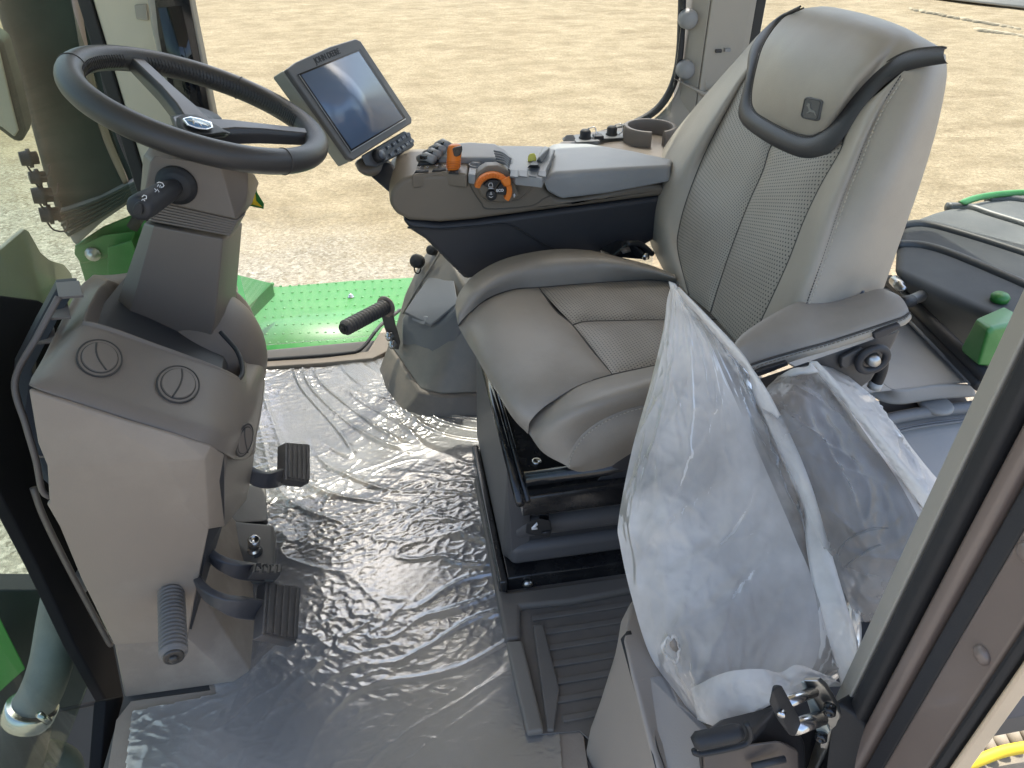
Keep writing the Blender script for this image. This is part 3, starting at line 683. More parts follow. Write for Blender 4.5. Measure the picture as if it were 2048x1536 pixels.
# cushion
def Z(pts): return [P(a, b, z=c) for a, b, c in pts]
D0 = Z([(1350, 550, .505), (1300, 530, .515), (1230, 512, .522), (1180, 501, .525), (1120, 498, .525), (1060, 505, .523), (1000, 521, .518), (950, 549, .508), (922, 580, .49), (911, 608, .475), (914, 640, .46)])
D0m = Z([(1352, 556, .51), (1300, 541, .52), (1230, 528, .53), (1180, 522, .533), (1120, 524, .533), (1060, 533, .53), (1000, 553, .524), (952, 585, .51), (928, 612, .49), (916, 632, .475), (915, 645, .462)])
D1 = Z([(1356, 565, .488), (1300, 560, .488), (1240, 563, .488), (1181, 567, .488), (1079, 575, .488), (1028, 579, .488), (978, 596, .485), (944, 622, .478), (924, 642, .468), (917, 652, .46)])
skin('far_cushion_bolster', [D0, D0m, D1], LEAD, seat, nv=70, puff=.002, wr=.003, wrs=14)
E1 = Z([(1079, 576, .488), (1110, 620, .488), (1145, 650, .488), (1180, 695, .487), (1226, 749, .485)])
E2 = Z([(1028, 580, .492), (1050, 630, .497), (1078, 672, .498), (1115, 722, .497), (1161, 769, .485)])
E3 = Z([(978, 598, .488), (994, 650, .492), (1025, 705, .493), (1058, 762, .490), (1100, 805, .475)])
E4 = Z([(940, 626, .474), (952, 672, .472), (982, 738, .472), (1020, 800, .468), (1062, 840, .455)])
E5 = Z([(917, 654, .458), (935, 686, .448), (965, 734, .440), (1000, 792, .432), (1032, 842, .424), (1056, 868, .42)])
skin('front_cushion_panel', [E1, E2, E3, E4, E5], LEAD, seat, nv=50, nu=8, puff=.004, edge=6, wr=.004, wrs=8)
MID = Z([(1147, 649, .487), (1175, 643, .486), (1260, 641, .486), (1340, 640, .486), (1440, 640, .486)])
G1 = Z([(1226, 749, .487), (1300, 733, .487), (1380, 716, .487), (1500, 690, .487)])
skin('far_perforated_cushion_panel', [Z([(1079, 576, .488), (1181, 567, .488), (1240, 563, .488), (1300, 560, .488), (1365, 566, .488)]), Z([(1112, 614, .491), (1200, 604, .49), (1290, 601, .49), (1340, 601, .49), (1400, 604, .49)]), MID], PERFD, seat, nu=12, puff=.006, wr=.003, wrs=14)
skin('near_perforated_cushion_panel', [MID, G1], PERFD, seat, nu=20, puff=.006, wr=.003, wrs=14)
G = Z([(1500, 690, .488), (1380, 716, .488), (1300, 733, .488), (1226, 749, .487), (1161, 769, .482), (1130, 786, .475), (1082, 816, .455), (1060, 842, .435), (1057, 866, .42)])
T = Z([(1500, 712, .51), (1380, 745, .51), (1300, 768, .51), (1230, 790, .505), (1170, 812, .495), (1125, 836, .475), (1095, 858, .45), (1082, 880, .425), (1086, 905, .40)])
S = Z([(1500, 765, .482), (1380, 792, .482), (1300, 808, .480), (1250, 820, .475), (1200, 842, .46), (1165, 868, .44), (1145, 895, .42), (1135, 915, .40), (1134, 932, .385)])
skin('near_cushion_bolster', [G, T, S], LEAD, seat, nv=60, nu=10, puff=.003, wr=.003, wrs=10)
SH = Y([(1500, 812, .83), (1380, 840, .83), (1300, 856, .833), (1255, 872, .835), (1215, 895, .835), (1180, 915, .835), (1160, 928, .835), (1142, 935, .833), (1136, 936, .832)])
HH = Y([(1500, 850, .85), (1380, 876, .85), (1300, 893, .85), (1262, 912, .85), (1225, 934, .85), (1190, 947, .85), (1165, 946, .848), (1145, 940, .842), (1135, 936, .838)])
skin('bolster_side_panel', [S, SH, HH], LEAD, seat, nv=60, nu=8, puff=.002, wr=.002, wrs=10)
stitch('cushion_stitching', catmull([p+Vector((.004, -.002, -.003)) for p in S[2:]], 50), STITCH, seat, r=.0008, lift=.004)
for nm, c in (('front_cross_seam', E1), ('far_bolster_seam', D1), ('middle_cushion_seam', MID), ('near_bolster_seam', G)):
    seamline(nm, [p+(EYE-p).normalized()*.0008 for p in c], SEAM, seat, .0014)
tube('front_piping', catmull(Z([(1140, 783, .478), (1085, 812, .46), (1058, 842, .437), (1054, 862, .424)]), 24), .0028, LEAD, seat, n=8)
hull('cushion_pan', Z([(950, 640, .44), (1070, 860, .40), (1150, 925, .38), (1260, 900, .38), (1500, 820, .38), (1500, 700, .45), (1340, 560, .46), (1000, 540, .46), (940, 600, .44)]), CHAR, seat, .01)
hull('side_trim', Y([(1186, 968, .845), (1200, 984, .84), (1250, 985, .84), (1420, 940, .84), (1420, 830, .85), (1300, 860, .85), (1250, 905, .85)]+[(1250, 905, .88), (1420, 830, .88), (1210, 960, .88)]), CHAR, seat, .006)
box('top_plate', .155, .62, .83, 1.30, .322, .334, BLACKG, seat, .003)
m = MB(); m.tube([(.157, .812, .336), (.157, 1.32, .336)], .008, 8); m.tube([(.170, 1.32, .336), (.170, .815, .336)], .005, 8)
m.build('front_frame_edge', BLACKG, seat)
tube('slide_rail', [(.172, .852, .35), (.60, .862, .35)], .013, BLACKG, seat, n=12)
prism('rail_channel', [(.162, .822, .338), (.162, .838, .338), (.162, .838, .300), (.162, .818, .300), (.162, .818, .33)], (.45, .01, 0), BLACKG, seat, .002)
box('lower_channel', .185, .60, .852, .89, .262, .30, BLACKG, seat, .003)
a = P(1073, 925, z=.334); lathe('plate_screw', a, a+Vector((0, 0, .006)), [(0, .008), (.004, .008), (.004, .005), (.002, .004), (.002, 0)], STEEL, seat, n=12)
def layer(name, x0, x1, y0, y1, z0, z1, mat, b=.02):
    return box(name, x0, x1, y0, y1, z0, z1, mat, seat, b, 5)
BEL = pm('bellows_grey', (.085, .082, .082), .5, .08, 4, .15, 400)
layer('bellows_fold', .158, .60, .925, 1.36, .050, .105, BEL, .018)
layer('bellows_fold', .168, .60, .94, 1.35, .10, .125, CHAR, .008)
layer('bellows_fold', .160, .60, .928, 1.36, .118, .165, BEL, .02)
layer('bellows_fold', .178, .60, .945, 1.34, .155, .20, BEL, .015)
layer('bellows_fold', .182, .60, .938, 1.34, .190, .275, OLIVE, .02)
hull('bellows_front', [(.150, .96, .05), (.150, 1.35, .05), (.165, .93, .06), (.165, 1.36, .06), (.155, .93, .31), (.155, 1.34, .31), (.2, .93, .31), (.2, 1.34, .31), (.2, .94, .06), (.2, 1.36, .06)], BEL, seat, .012)
box('base_frame', .150, .66, .905, 1.30, .003, .045, BLACKG, seat, .004)
box('base_rail', .132, .149, .892, 1.31, .0, .052, BLACKG, seat, .005)
a = Vector((.19, .903, .025)); lathe('base_bolt', a, a+Vector((0, -.008, 0)), [(0, .011), (.005, .01), (.008, .006), (.008, 0)], CHROME, seat, n=6)
# weight adjuster lever under the rail
lv = hull('adjust_lever', Y([(1052, 1048, .90), (1050, 1068, .90), (1100, 1076, .90), (1104, 1058, .90), (1100, 1040, .90), (1075, 1036, .90), (1060, 1046, .925), (1100, 1044, .925), (1100, 1070, .925)]), BLACKM, seat, .003)
prism('lever_mark', Y([(1063, 1056, .897), (1074, 1045, .897), (1076, 1050, .897), (1071, 1055, .897), (1075, 1056, .897), (1075, 1059, .897), (1064, 1060, .897)]), (0, .001, 0), WHITE, lv, 0)
prism('lever_clevis', Y([(1078, 1038, .915), (1080, 1029, .915), (1098, 1028, .915), (1099, 1042, .915)]), (0, .02, 0), BLACKG, lv, .002)
tube('lever_slot', Y([(1085, 1066, .897), (1100, 1063, .897)]), .0018, CHAR, lv, n=6)

# ---- left armrest (near)
am = thing('folding_armrest', 'taupe stitched left armrest of the operator seat', 'armrest', (.66, .88, .5))
N_ = [(1462, 716, .79), (1478, 732, .784), (1494, 732, .782), (1531, 720, .78), (1600, 700, .778), (1655, 685, .777), (1720, 664, .776), (1780, 644, .776), (1806, 635, .778), (1818, 626, .783)]
Fa = [(1459, 706, .795), (1470, 685, .81), (1490, 664, .825), (1544, 629, .84), (1597, 604, .85), (1651, 603, .852), (1690, 597, .852), (1720, 588, .85), (1750, 579, .848), (1766, 577, .846)]
near = Y(N_); far = Y(Fa)
midc = [a.lerp(b_, .45)+Vector((-.0, 0, .010)) for a, b_ in zip(near, far)]
endc = Z([(1758, 579, .612)])
top_ = skin('arm_pad', [near, [a.lerp(b_, .12)+Vector((0, 0, .006)) for a, b_ in zip(near, far)], midc, far], LEAD, am, nv=50, nu=8, puff=.002, edge=4, wr=.002, wrs=12, towards=(.5, .5, 2))
skin('arm_pad_end', [[near[-1], near[-1]+Vector((.002, .002, -.02))], [P(1806, 600, y=.822), P(1806, 608, y=.822)], [P(1782, 580, y=.842), P(1785, 590, y=.842)], [far[-1], far[-1]+Vector((0, 0, -.02))]], LEAD, am, nv=6, nu=6)
skin('arm_pad_tip', [[near[-1], near[-2]], [P(1806, 600, y=.822), P(1790, 608, y=.818)], [P(1782, 580, y=.842), P(1772, 586, z=.628)], [far[-1], far[-2]]], LEAD, am, nv=6, nu=6, towards=(.7, .8, 2))
low = Y([(1466, 738, 0.787), (1482, 756, 0.781), (1500, 759, 0.780), (1531, 743, 0.779), (1600, 718, 0.778), (1655, 702, 0.777), (1720, 682, 0.777), (1785, 658, 0.777), (1808, 650, 0.778), (1817, 640, 0.782)])
skin('pad_side', [near, low], LEA, am, nv=50, nu=5, puff=.004, edge=2, endpuff=False)
seamline('pad_piping', [p+Vector((0, -.001, .001)) for p in near], SEAM, am, .0018)
stitch('pad_stitching', catmull([a.lerp(b_, .3) for a, b_ in zip(near[1:], low[1:])], 50), pm('tan_thread', (.2, .165, .12), .7, 0, 5, 0), am, lift=.004, r=.0009)
hull('arm_core', [p+Vector((.004, .012, -.010)) for p in near[1:-1]]+[p+Vector((0, -.006, -.030)) for p in far[1:-1]]+[p+Vector((.004, .010, 0)) for p in low[1:-1]], CHAR, am, .004)
ARP = pm('armrest_underside', (.07, .066, .063), .5, .05, 5, .2, 400)
hull('arm_plate', Y([(1500, 765, 0.785), (1520, 800, 0.785), (1600, 812, 0.785), (1700, 790, 0.785), (1742, 760, 0.785), (1780, 700, 0.785), (1800, 660, 0.785), (1505, 762, 0.785), (1540, 790, 0.815), (1742, 755, 0.815), (1795, 665, 0.815)]), ARP, am, .004)
prism('button_plate', Y([(1682, 730, 0.777), (1728, 706, 0.777), (1724, 716, 0.777), (1682, 738, 0.777)]), (0, .006, 0), BLACKG, am, .001)
prism('switch_block', Y([(1684, 716, 0.775), (1722, 697, 0.775), (1730, 700, 0.775), (1722, 722, 0.775), (1690, 738, 0.775), (1682, 732, 0.775)]), (0, .008, 0), ARP, am, .002)
for pts in ([(1512, 745), (1530, 738), (1576, 724), (1578, 731), (1530, 750), (1512, 755)], [(1748, 668), (1765, 660), (1800, 648), (1804, 655), (1768, 675), (1750, 680)]):
    prism('hinge', Y([(a, b_, 0.767) for a, b_ in pts]), (0, .008, 0), CHAR, am, .002)
a = P(1742, 716, y=0.773); MBk = tube('height_knob', [a+Vector((.022*math.cos(t), -.004, .022*math.sin(t)*.9)) for t in [k*math.pi/10 for k in range(20)]], .006, CHAR, am, n=8, closed=True)
lathe('knob_hub', a+Vector((0, .01, 0)), a+Vector((0, -.014, 0)), [(0, .011), (.015, .011), (.024, .007), (.024, 0)], CHROME, am, n=12)
hs = thing('black_hose', 'short black hose with pale end tag hanging below the left armrest', 'hose', tuple(P(1755, 780, y=0.795)))
tube('hose_tube', catmull(Y([(1752, 700, 0.805), (1764, 715, 0.800), (1763, 740, 0.797), (1752, 768, 0.797)]), 20), .009, BLACKM, hs, n=12)
lathe('end_tag', P(1753, 764, y=0.797), P(1745, 780, y=0.797), [(0, .0105), (.011, .0105)], pm('pale_tag', (.5, .5, .48), .5), hs, n=12)
# recliner knob black
rk = lathe('recline_knob', P(1690, 596, y=.90), P(1686, 590, y=.845), [(0, .030), (.04, .030), (.046, .026), (.048, 0)], BLACKG, seat, n=28)
# buckle black box between console and seat
bk = thing('seat_belt_buckle', 'black seat belt buckle and cable between console and cushion', 'buckle', tuple(P(1250, 505, z=.5)))
hull('buckle_body', Z([(1198, 498, .50), (1235, 480, .53), (1262, 483, .54), (1300, 500, .50), (1300, 520, .50), (1225, 514, .50), (1200, 508, .48)]+[(1220, 495, .44), (1290, 510, .44)]), BLACKG, bk, .004)
tube('buckle_cable', catmull(Z([(1255, 487, .54), (1280, 488, .53), (1305, 508, .50)]), 14), .006, BLACKM, bk, n=8)
lathe('buckle_rivet', P(1288, 512, z=.51), P(1300, 516, z=.51), [(0, .008), (.006, .008), (.008, 0)], STEEL, bk, n=12)
prism('warning_label', Z([(1240, 498, .537), (1258, 494, .537), (1262, 503, .537), (1246, 508, .537)]), (0, 0, .001), CHAR, bk, 0)

# ================================================================= FRONT CONSOLE (dash pod)
dc = thing('front_console', 'two tone taupe front console pod under the steering column', 'console', (-.42, 1.1, 0))
TN, TP0 = (.8, 0, 1), (-.454, .8, .653)
def TPn(pts, dz=0): return [P(a, b, pl=(TN, TP0))+Vector((0, 0, dz)) for a, b in pts]
lowring = Y([(58, 768, .80), (80, 778, .797), (160, 806, .797), (285, 846, .797), (400, 882, .800), (446, 902, .825), (470, 915, .88), (500, 905, .98), (512, 860, 1.06), (524, 790, 1.20), (524, 730, 1.34)])+[Vector((-.34, 1.47, .40)), Vector((-.46, 1.47, .50)), P(175, 600, y=1.28), P(130, 650, y=1.06), P(82, 730, y=.88)]
midring = Y([(72, 748, .83), (98, 752, .818), (175, 776, .818), (295, 816, .818), (412, 852, .822), (455, 866, .845), (485, 862, .90), (510, 822, .98), (519, 784, 1.07), (528, 738, 1.20), (520, 694, 1.33)])+[P(440, 630, y=1.44), P(226, 556, y=1.44), P(172, 562, y=1.24), P(134, 620, y=1.07), P(92, 706, y=.90)]
toprng = Y([(104, 718, .87), (125, 716, .868), (195, 738, .866), (305, 776, .866), (410, 812, .868), (448, 822, .885), (472, 812, .92), (497, 790, .985), (508, 764, 1.05), (518, 728, 1.18), (510, 690, 1.29)])+[P(440, 636, y=1.40), P(230, 560, y=1.40), P(185, 566, y=1.22), P(150, 624, y=1.07), P(116, 690, y=.93)]
inring = Y([(164, 652, .955), (180, 654, .955), (230, 668, .955), (310, 696, .958), (400, 727, .964), (440, 742, .97), (470, 755, .985), (488, 764, 1.01), (492, 748, 1.07), (492, 722, 1.16), (484, 700, 1.25)])+[P(440, 655, y=1.34), P(240, 570, y=1.34), P(204, 572, y=1.18), P(178, 610, y=1.05), P(166, 640, y=.98)]
def ringskin(name, rings, mat, parent, N=110, nu=7):
    RR = [catmull(r, N, closed=True) for r in rings]; k = len(RR); vs = []; m_ = nu*(k-1)+1
    for i in range(N):
        c = [r[i] for r in RR]
        for a in range(k-1):
            p0 = c[a-1] if a else c[0]*2-c[1]; p1, p2 = c[a], c[a+1]; p3 = c[a+2] if a+2 < k else p2*2-p1
            for q in range(nu+(1 if a == k-2 else 0)):
                t = q/nu; l = p1.lerp(p2, t)
                s = .5*((2*p1)+(p2-p0)*t+(2*p0-5*p1+4*p2-p3)*t*t+(3*p1-p0-3*p2+p3)*t*t*t)
                vs.append(l.lerp(s, .8))
    fs = [[i*m_+j, i*m_+j+1, ((i+1) % N)*m_+j+1, ((i+1) % N)*m_+j] for i in range(N) for j in range(m_-1)]
    return obj(name, vs, fs, mat, parent)
lip = [p+(Vector((-.38, 1.13, p.z))-p)*.05+Vector((0, 0, -.006)) for p in inring]
ush = ringskin('upper_shell', [[p+Vector((0, .006, -.010)) for p in lowring], lowring, midring, toprng, [a.lerp(b_, .9) for a, b_ in zip(toprng, inring)], inring, lip, [p+Vector((-.01, 0, -.15)) for p in lip]], BROWN, dc)
prism('shell_floor', [p+Vector((-.01, 0, -.12)) for p in lip], (0, 0, -.01), CHAR, dc, 0)
# right flank of the pod (faces the pedals)
fl_ = hull('side_shell', [P(452, 905, y=.845), P(437, 1052, y=.86), P(447, 1062, y=.90), P(492, 1008, y=1.02), P(505, 935, y=1.02), P(510, 870, y=1.05), P(522, 800, y=1.18), P(522, 745, y=1.30), Vector((-.36, 1.42, .34)), Vector((-.36, 1.38, .26)), Vector((-.36, .87, .45)), Vector((-.40, 1.3, .3))], BROWN, dc, .012)
# lower taupe cover
V0 = Y([(62, 774, .800), (150, 803, .797), (250, 836, .797), (350, 866, .798), (415, 888, .806), (440, 905, .830), (80, 880, .790), (98, 925, .785), (340, 915, .788), (404, 912, .795), (441, 1050, .842), (414, 1052, .806), (402, 1130, .800), (375, 1273, .800), (300, 1277, .80), (230, 1282, .800), (165, 1150, .79), (122, 1045, .783), (96, 1000, .783), (102, 996, .783), (430, 960, .822), (370, 1000, .792)])
F0 = [[0, 1, 8, 7, 6], [1, 2, 8], [2, 3, 9, 8], [3, 4, 9], [4, 5, 20, 9], [20, 10, 11, 9], [7, 8, 21, 18, 19], [8, 9, 21], [9, 11, 21], [18, 21, 11, 12, 13, 14, 15, 16, 17]]
lowc = obj('lower_cover', V0, F0, TAUPE, dc, bevel=.0, smooth=True, solid=.008)
md = lowc.modifiers.new('bev', 'BEVEL'); md.width = .012; md.segments = 4; md.limit_method = 'ANGLE'; md.angle_limit = R(5)
hull('cover_body', [p+Vector((.004, .012, 0)) for p in V0]+[Vector((-.50, 1.35, .55)), Vector((-.50, 1.35, .16)), Vector((-.34, 1.3, .44)), Vector((-.40, 1.3, .16))], CHAR, dc, .005)
# skirt on the floor
hull('floor_skirt', [P(226, 1287, y=.80), P(374, 1276, y=.80), P(248, 1397, z=.004), P(470, 1366, z=.004), P(503, 1345, z=.004), P(512, 1225, z=.004), P(395, 1175, y=.86), P(420, 1130, y=.95), Vector((-.55, 1.3, 0)), Vector((-.37, 1.15, 0)), Vector((-.5, 1.2, .2)), Vector((-.43, 1.15, .16))], pm('skirt_taupe', (.21, .17, .135), .6, .08, 5, .25, 350, dirt=(.36, .31, .25), dirt_s=7, dirt_a=.6), dc, .006)
# vents
def vent(o, cu, cv, ru, rv, ang, curve=1, o2=None):
    c, nrm = surf(o, cu, cv)
    for du, dv in ((12, 0), (-12, 0), (0, 10), (0, -10)): nrm = nrm+surf(o, cu+du*ru/40, cv+dv*rv/40)[1]
    if o2:
        nrm = Vector((1, -.42, -.05)); h_ = [surf(q_, cu, cv)[0] for q_ in (o, o2) if True]; c = min(h_, key=lambda z_: (z_-EYE).length)+nrm.normalized()*.004
    nrm.normalize(); plane = (nrm, c)
    def E_(k): return [P(cu+ru*k*math.cos(t)*math.cos(ang)-rv*k*math.sin(t)*math.sin(ang), cv+ru*k*math.cos(t)*math.sin(ang)+rv*k*math.sin(t)*math.cos(ang), pl=plane) for t in [q*math.pi/20 for q in range(40)]]
    v = prism('air_vent', [p-nrm*.006 for p in E_(1)], nrm*.0085, BROWN, dc, .0015)
    tube('vent_ring_gap', [p+nrm*.0024 for p in E_(.985)], .0013, SEAM, v, n=6, closed=True)
    prism('louver_flap', [p+nrm*.0024 for p in E_(.78)], nrm*.0022, BROWN, v, .001)
    tube('flap_gap', [p+nrm*.0027 for p in E_(.8)], .0011, SEAM, v, n=6, closed=True)
    q = [P(cu+(curve*x*ru), cv+y_*rv, pl=plane)+nrm*.0047 for x, y_ in ((-.15, -.76), (-.17, -.3), (-.02, .2), (.28, .72))]
    tube('blade_line', catmull(q, 16), .0013, SEAM, v, n=6)
    return v
vent(ush, 198, 719, 46, 37, R(8), 1)
vent(ush, 355, 771, 43, 37, R(8), -1)
vent(fl_, 486, 880, 15, 34, R(16), 1, ush)
# ribbed edge bracket on the left
rb_out = Y([(117, 594, .99), (75, 672, .95), (30, 762, .90), (52, 850, .87), (72, 920, .86), (84, 980, .86), (100, 994, .86)])
rb_in = Y([(160, 590, 1.0), (118, 660, .96), (66, 764, .90), (76, 850, .86), (92, 925, .85), (103, 985, .85), (104, 994, .85)])
RBM = pm('bracket_taupe', (.15, .125, .11), .55, .08, 5, .2, 400)
rbk = tube('rib_bracket', catmull(rb_out, 40), .0045, RBM, dc, n=8)
prism('bracket_back', [p+Vector((-.012, .03, 0)) for p in rb_out]+[p+Vector((-.012, .03, 0)) for p in rb_in[::-1]], (-.01, .03, 0), CHAR, rbk, .001)
for (a, b_) in (((117, 594), (160, 590)), ((101, 636), (135, 633)), ((65, 686), (106, 681)), ((32, 757), (64, 757)), ((50, 816), (76, 814)), ((70, 912), (92, 912))):
    yy = .99-(a[1]-594)/(990-594)*.13
    p, q = P(a[0], a[1], y=yy), P(b_[0]+6, b_[1], y=yy); prism('bracket_rung', [p, q, q+Vector((0, 0, -.004)), p+Vector((0, 0, -.004))], (-.02, .05, 0), RBM, rbk, .0008)
# bowl at column foot
bw = P(430, 735, y=1.26)
bm = bmesh.new(); bmesh.ops.create_uvsphere(bm, u_segments=40, v_segments=24, radius=1)
for v in bm.verts: v.co = Vector((v.co.x*.11, v.co.y*.13, v.co.z*.13))+Vector((-.375, 1.22, .42))
obj('tilt_boot', [v.co.copy() for v in bm.verts], [[q.index for q in f.verts] for f in bm.faces], BROWN, dc); bm.free()
tube('boot_gap', catmull(TPn([(440, 660), (474, 700), (484, 740), (470, 762)], -.004), 20), .004, BLACKM, dc, n=8)

# ---------------- foot peg near
def corrug(name, a, b, r, n, label, mat, cap=STEEL, group='corrugated foot pegs', endr=None):
    a, b = Vector(a), Vector(b); ln = (b-a).length
    t = thing(name, label, 'foot peg', tuple(a), group)
    prof = [(0, r*.8)]
    for k in range(n):
        s0 = ln*k/n; d = ln/n
        for f_, rr in ((.05, .86), (.2, .98), (.5, 1.0), (.8, .98), (.95, .86)): prof.append((s0+d*f_, r*rr))
    prof.append((ln, r*.85)); prof.append((ln+.004, r*.7))
    lathe('grip', a, b, prof, mat, t, n=32)
    d = (b-a).normalized()
    lathe('end_washer', b+d*.001, b+d*.02, [(0, r*.72), (.006, r*.72), (.0065, r*.6)], cap, t, n=24)
    lathe('hex_bolt', b+d*.005, b+d*.03, [(0, r*.36), (.006, r*.34), (.0075, r*.2), (.0075, 0)], cap, t, n=6)
    return t
pegA = corrug('foot_peg', P(342, 1178, y=.80), P(347, 1308, y=.68), .0195, 17, 'grey corrugated foot peg with steel bolt on the front console', pm('peg_grey_rubber', (.13, .12, .11), .65, .1, 10, .2, 300, dirt=(.2, .17, .14), dirt_s=20, dirt_a=.5), pm('dark_washer', (.06, .055, .05), .4, .1, 20, .1, 100, metal=.5))
lathe('socket', P(345, 1178, y=.805), P(345, 1180, y=.79), [(0, .023), (.002, .023), (.002, .0)], CHAR, pegA, n=24)
# ---------------- far peg on arm
pb, pa = P(690, 656, y=1.58), P(770, 614, y=1.70)
pegB = corrug('foot_peg', pa, pb, .0205, 14, 'black corrugated foot peg on a steel arm before the far side housing', RUBBER, BLACKM)
lathe('flange', pa+(pa-pb).normalized()*.008, pa, [(0, .027), (.003, .029), (.006, .029), (.007, .02)], BRONZE, pegB, n=28)
prism('arm', Y([(770, 600, 1.705), (782, 610, 1.705), (790, 650, 1.70), (800, 685, 1.69), (797, 700, 1.69), (784, 697, 1.69), (770, 660, 1.70), (762, 630, 1.705)]), (.002, .008, 0), pm('brown_steel', (.09, .075, .06), .4, .1, 8, .1, 150), pegB, .002)
for (u, v) in ((786, 690), (780, 674)):
    a = P(u, v, y=1.68); lathe('arm_bolt', a+Vector((0, .01, 0)), a+Vector((-.004, -.012, 0)), [(0, .013), (.006, .013), (.008, .009), (.02, .008), (.021, 0)], STEEL, pegB, n=6)

# ---------------- pedals
def pedal(label, quad, depth, arm, armw, armh, nr, ribdir=0, group='pedals under the front console', top=False):
    c = sum(quad, Vector())/len(quad)
    t = thing('pedal', label, 'pedal', tuple(c), group)
    n_ = (quad[1]-quad[0]).cross(quad[3]-quad[0]).normalized()
    if n_.dot(EYE-c) < 0: n_ = -n_
    prism('pedal_pad', [p-n_*.0 for p in quad], n_*-depth, RUBBER, t, .003, 3)
    a, b_, c_q, d_q = quad
    m = MB()
    for k in range(nr):
        t0 = (k+.28)/nr; t1 = (k+.80)/nr
        q = [a.lerp(b_, t0).lerp(d_q.lerp(c_q, t0), .05), a.lerp(b_, t1).lerp(d_q.lerp(c_q, t1), .05), a.lerp(b_, t1).lerp(d_q.lerp(c_q, t1), .95), a.lerp(b_, t0).lerp(d_q.lerp(c_q, t0), .95)]
        p = prism('tread_rib', [z_+n_*-.001 for z_ in q], n_*.0045, RUBBER, t, .0012)
    # arm : rectangular bar swept along path
    pth = catmull(arm, 18); vs = []; fs = []
    for i, p in enumerate(pth):
        d = (pth[min(i+1, 17)]-pth[max(i-1, 0)]).normalized(); sdv = d.cross(Vector((0, 0, 1))).normalized(); u = sdv.cross(d).normalized()
        for (x, z_) in ((-1, -1), (1, -1), (1, 1), (-1, 1)): vs.append(p+sdv*armw*x+u*armh*z_)
    for i in range(17):
        for k in range(4): fs.append([i*4+k, i*4+(k+1) % 4, (i+1)*4+(k+1) % 4, (i+1)*4+k])
    fs += [[3, 2, 1, 0], [68, 69, 70, 71]]
    obj('pedal_arm', vs, fs, pm('pedal_arm_black', (.045, .045, .05), .4, .08, 6, .1, 200), t, bevel=.0025)
    return t
pq = [P(530, 1163, y=.865), P(600, 1168, y=.855), P(592, 1282, y=.80), P(524, 1268, y=.81)]
pq = [P(533, 1162, x=-.262), P(601, 1172, x=-.232), P(594, 1286, x=-.222), P(526, 1270, x=-.252)]
pedal('large ribbed rubber pedal nearest the camera beside the corrugated peg', pq, .018, [P(392, 1160, x=-.36), P(420, 1192, x=-.325), P(470, 1212, x=-.29), P(535, 1222, x=-.262)], .006, .016, 5)
pq2 = [P(573, 884, x=-.262), P(619, 888, x=-.235), P(619, 966, x=-.225), P(572, 960, x=-.252)]
pedal('far ribbed rubber pedal under the dark console flank', pq2, .022, [P(480, 938, x=-.32), P(520, 958, x=-.29), P(550, 958, x=-.27), P(582, 946, x=-.262)], .006, .016, 5)
t3 = pedal('small narrow pedal with four square cells between the two ribbed pedals', [P(508, 1127, x=-.275), P(564, 1131, x=-.25), P(562, 1148, x=-.244), P(505, 1145, x=-.268)], .014, [P(410, 1096, x=-.35), P(435, 1122, x=-.325), P(480, 1140, x=-.295), P(530, 1146, x=-.27)], .006, .014, 4)
for k in range(4):
    a = P(518+k*12.5, 1134+k*1.0, x=-.266+.004*k); box('cell', a.x-.004, a.x+.004, a.y-.004, a.y+.004, a.z-.001, a.z+.0045, BLACKM, t3, .0005)
# floor bracket and pin
fbk = thing('floor_hump', 'grey brown moulded floor hump with steel pin between the pedals', 'cover', tuple(P(500, 1090, z=0)))
HUM = pm('hump_plastic', (.12, .112, .098), .5, .08, 5, .2, 350, dirt=(.2, .17, .14), dirt_s=8, dirt_a=.3)
hull('hump_front', [P(425, 1040, z=.07), P(542, 1050, z=.03), P(550, 1085, z=.02), P(548, 1160, z=.02), P(430, 1160, z=.02)]+[P(425, 1040, z=0), P(552, 1052, z=.0), P(551, 1165, z=0), P(430, 1175, z=0)], HUM, fbk, .008)
hull('hump_rear', [P(400, 965, z=.05), P(530, 972, z=.02), P(534, 1042, z=.025), P(400, 1050, z=.05), P(400, 960, z=0), P(533, 970, z=0), P(537, 1050, z=0), P(400, 1060, z=0)], HUM, fbk, .006)
a = P(505, 1098, z=.045); lathe('pin_hole', a-Vector((0, 0, .012)), a+Vector((0, 0, .0)), [(0, .018), (.003, .0185), (.0035, 0)], BLACKM, fbk, n=24)
lathe('steel_pin', a-Vector((0, 0, .01)), P(508, 1074, y=a.y-.01), [(0, .009), (.006, .012), (.012, .012), (.013, .008), (.022, .008), (.023, .0115), (.046, .012), (.048, .010), (.048, .008), (.046, .007), (.046, 0)], STEEL, fbk, n=22)

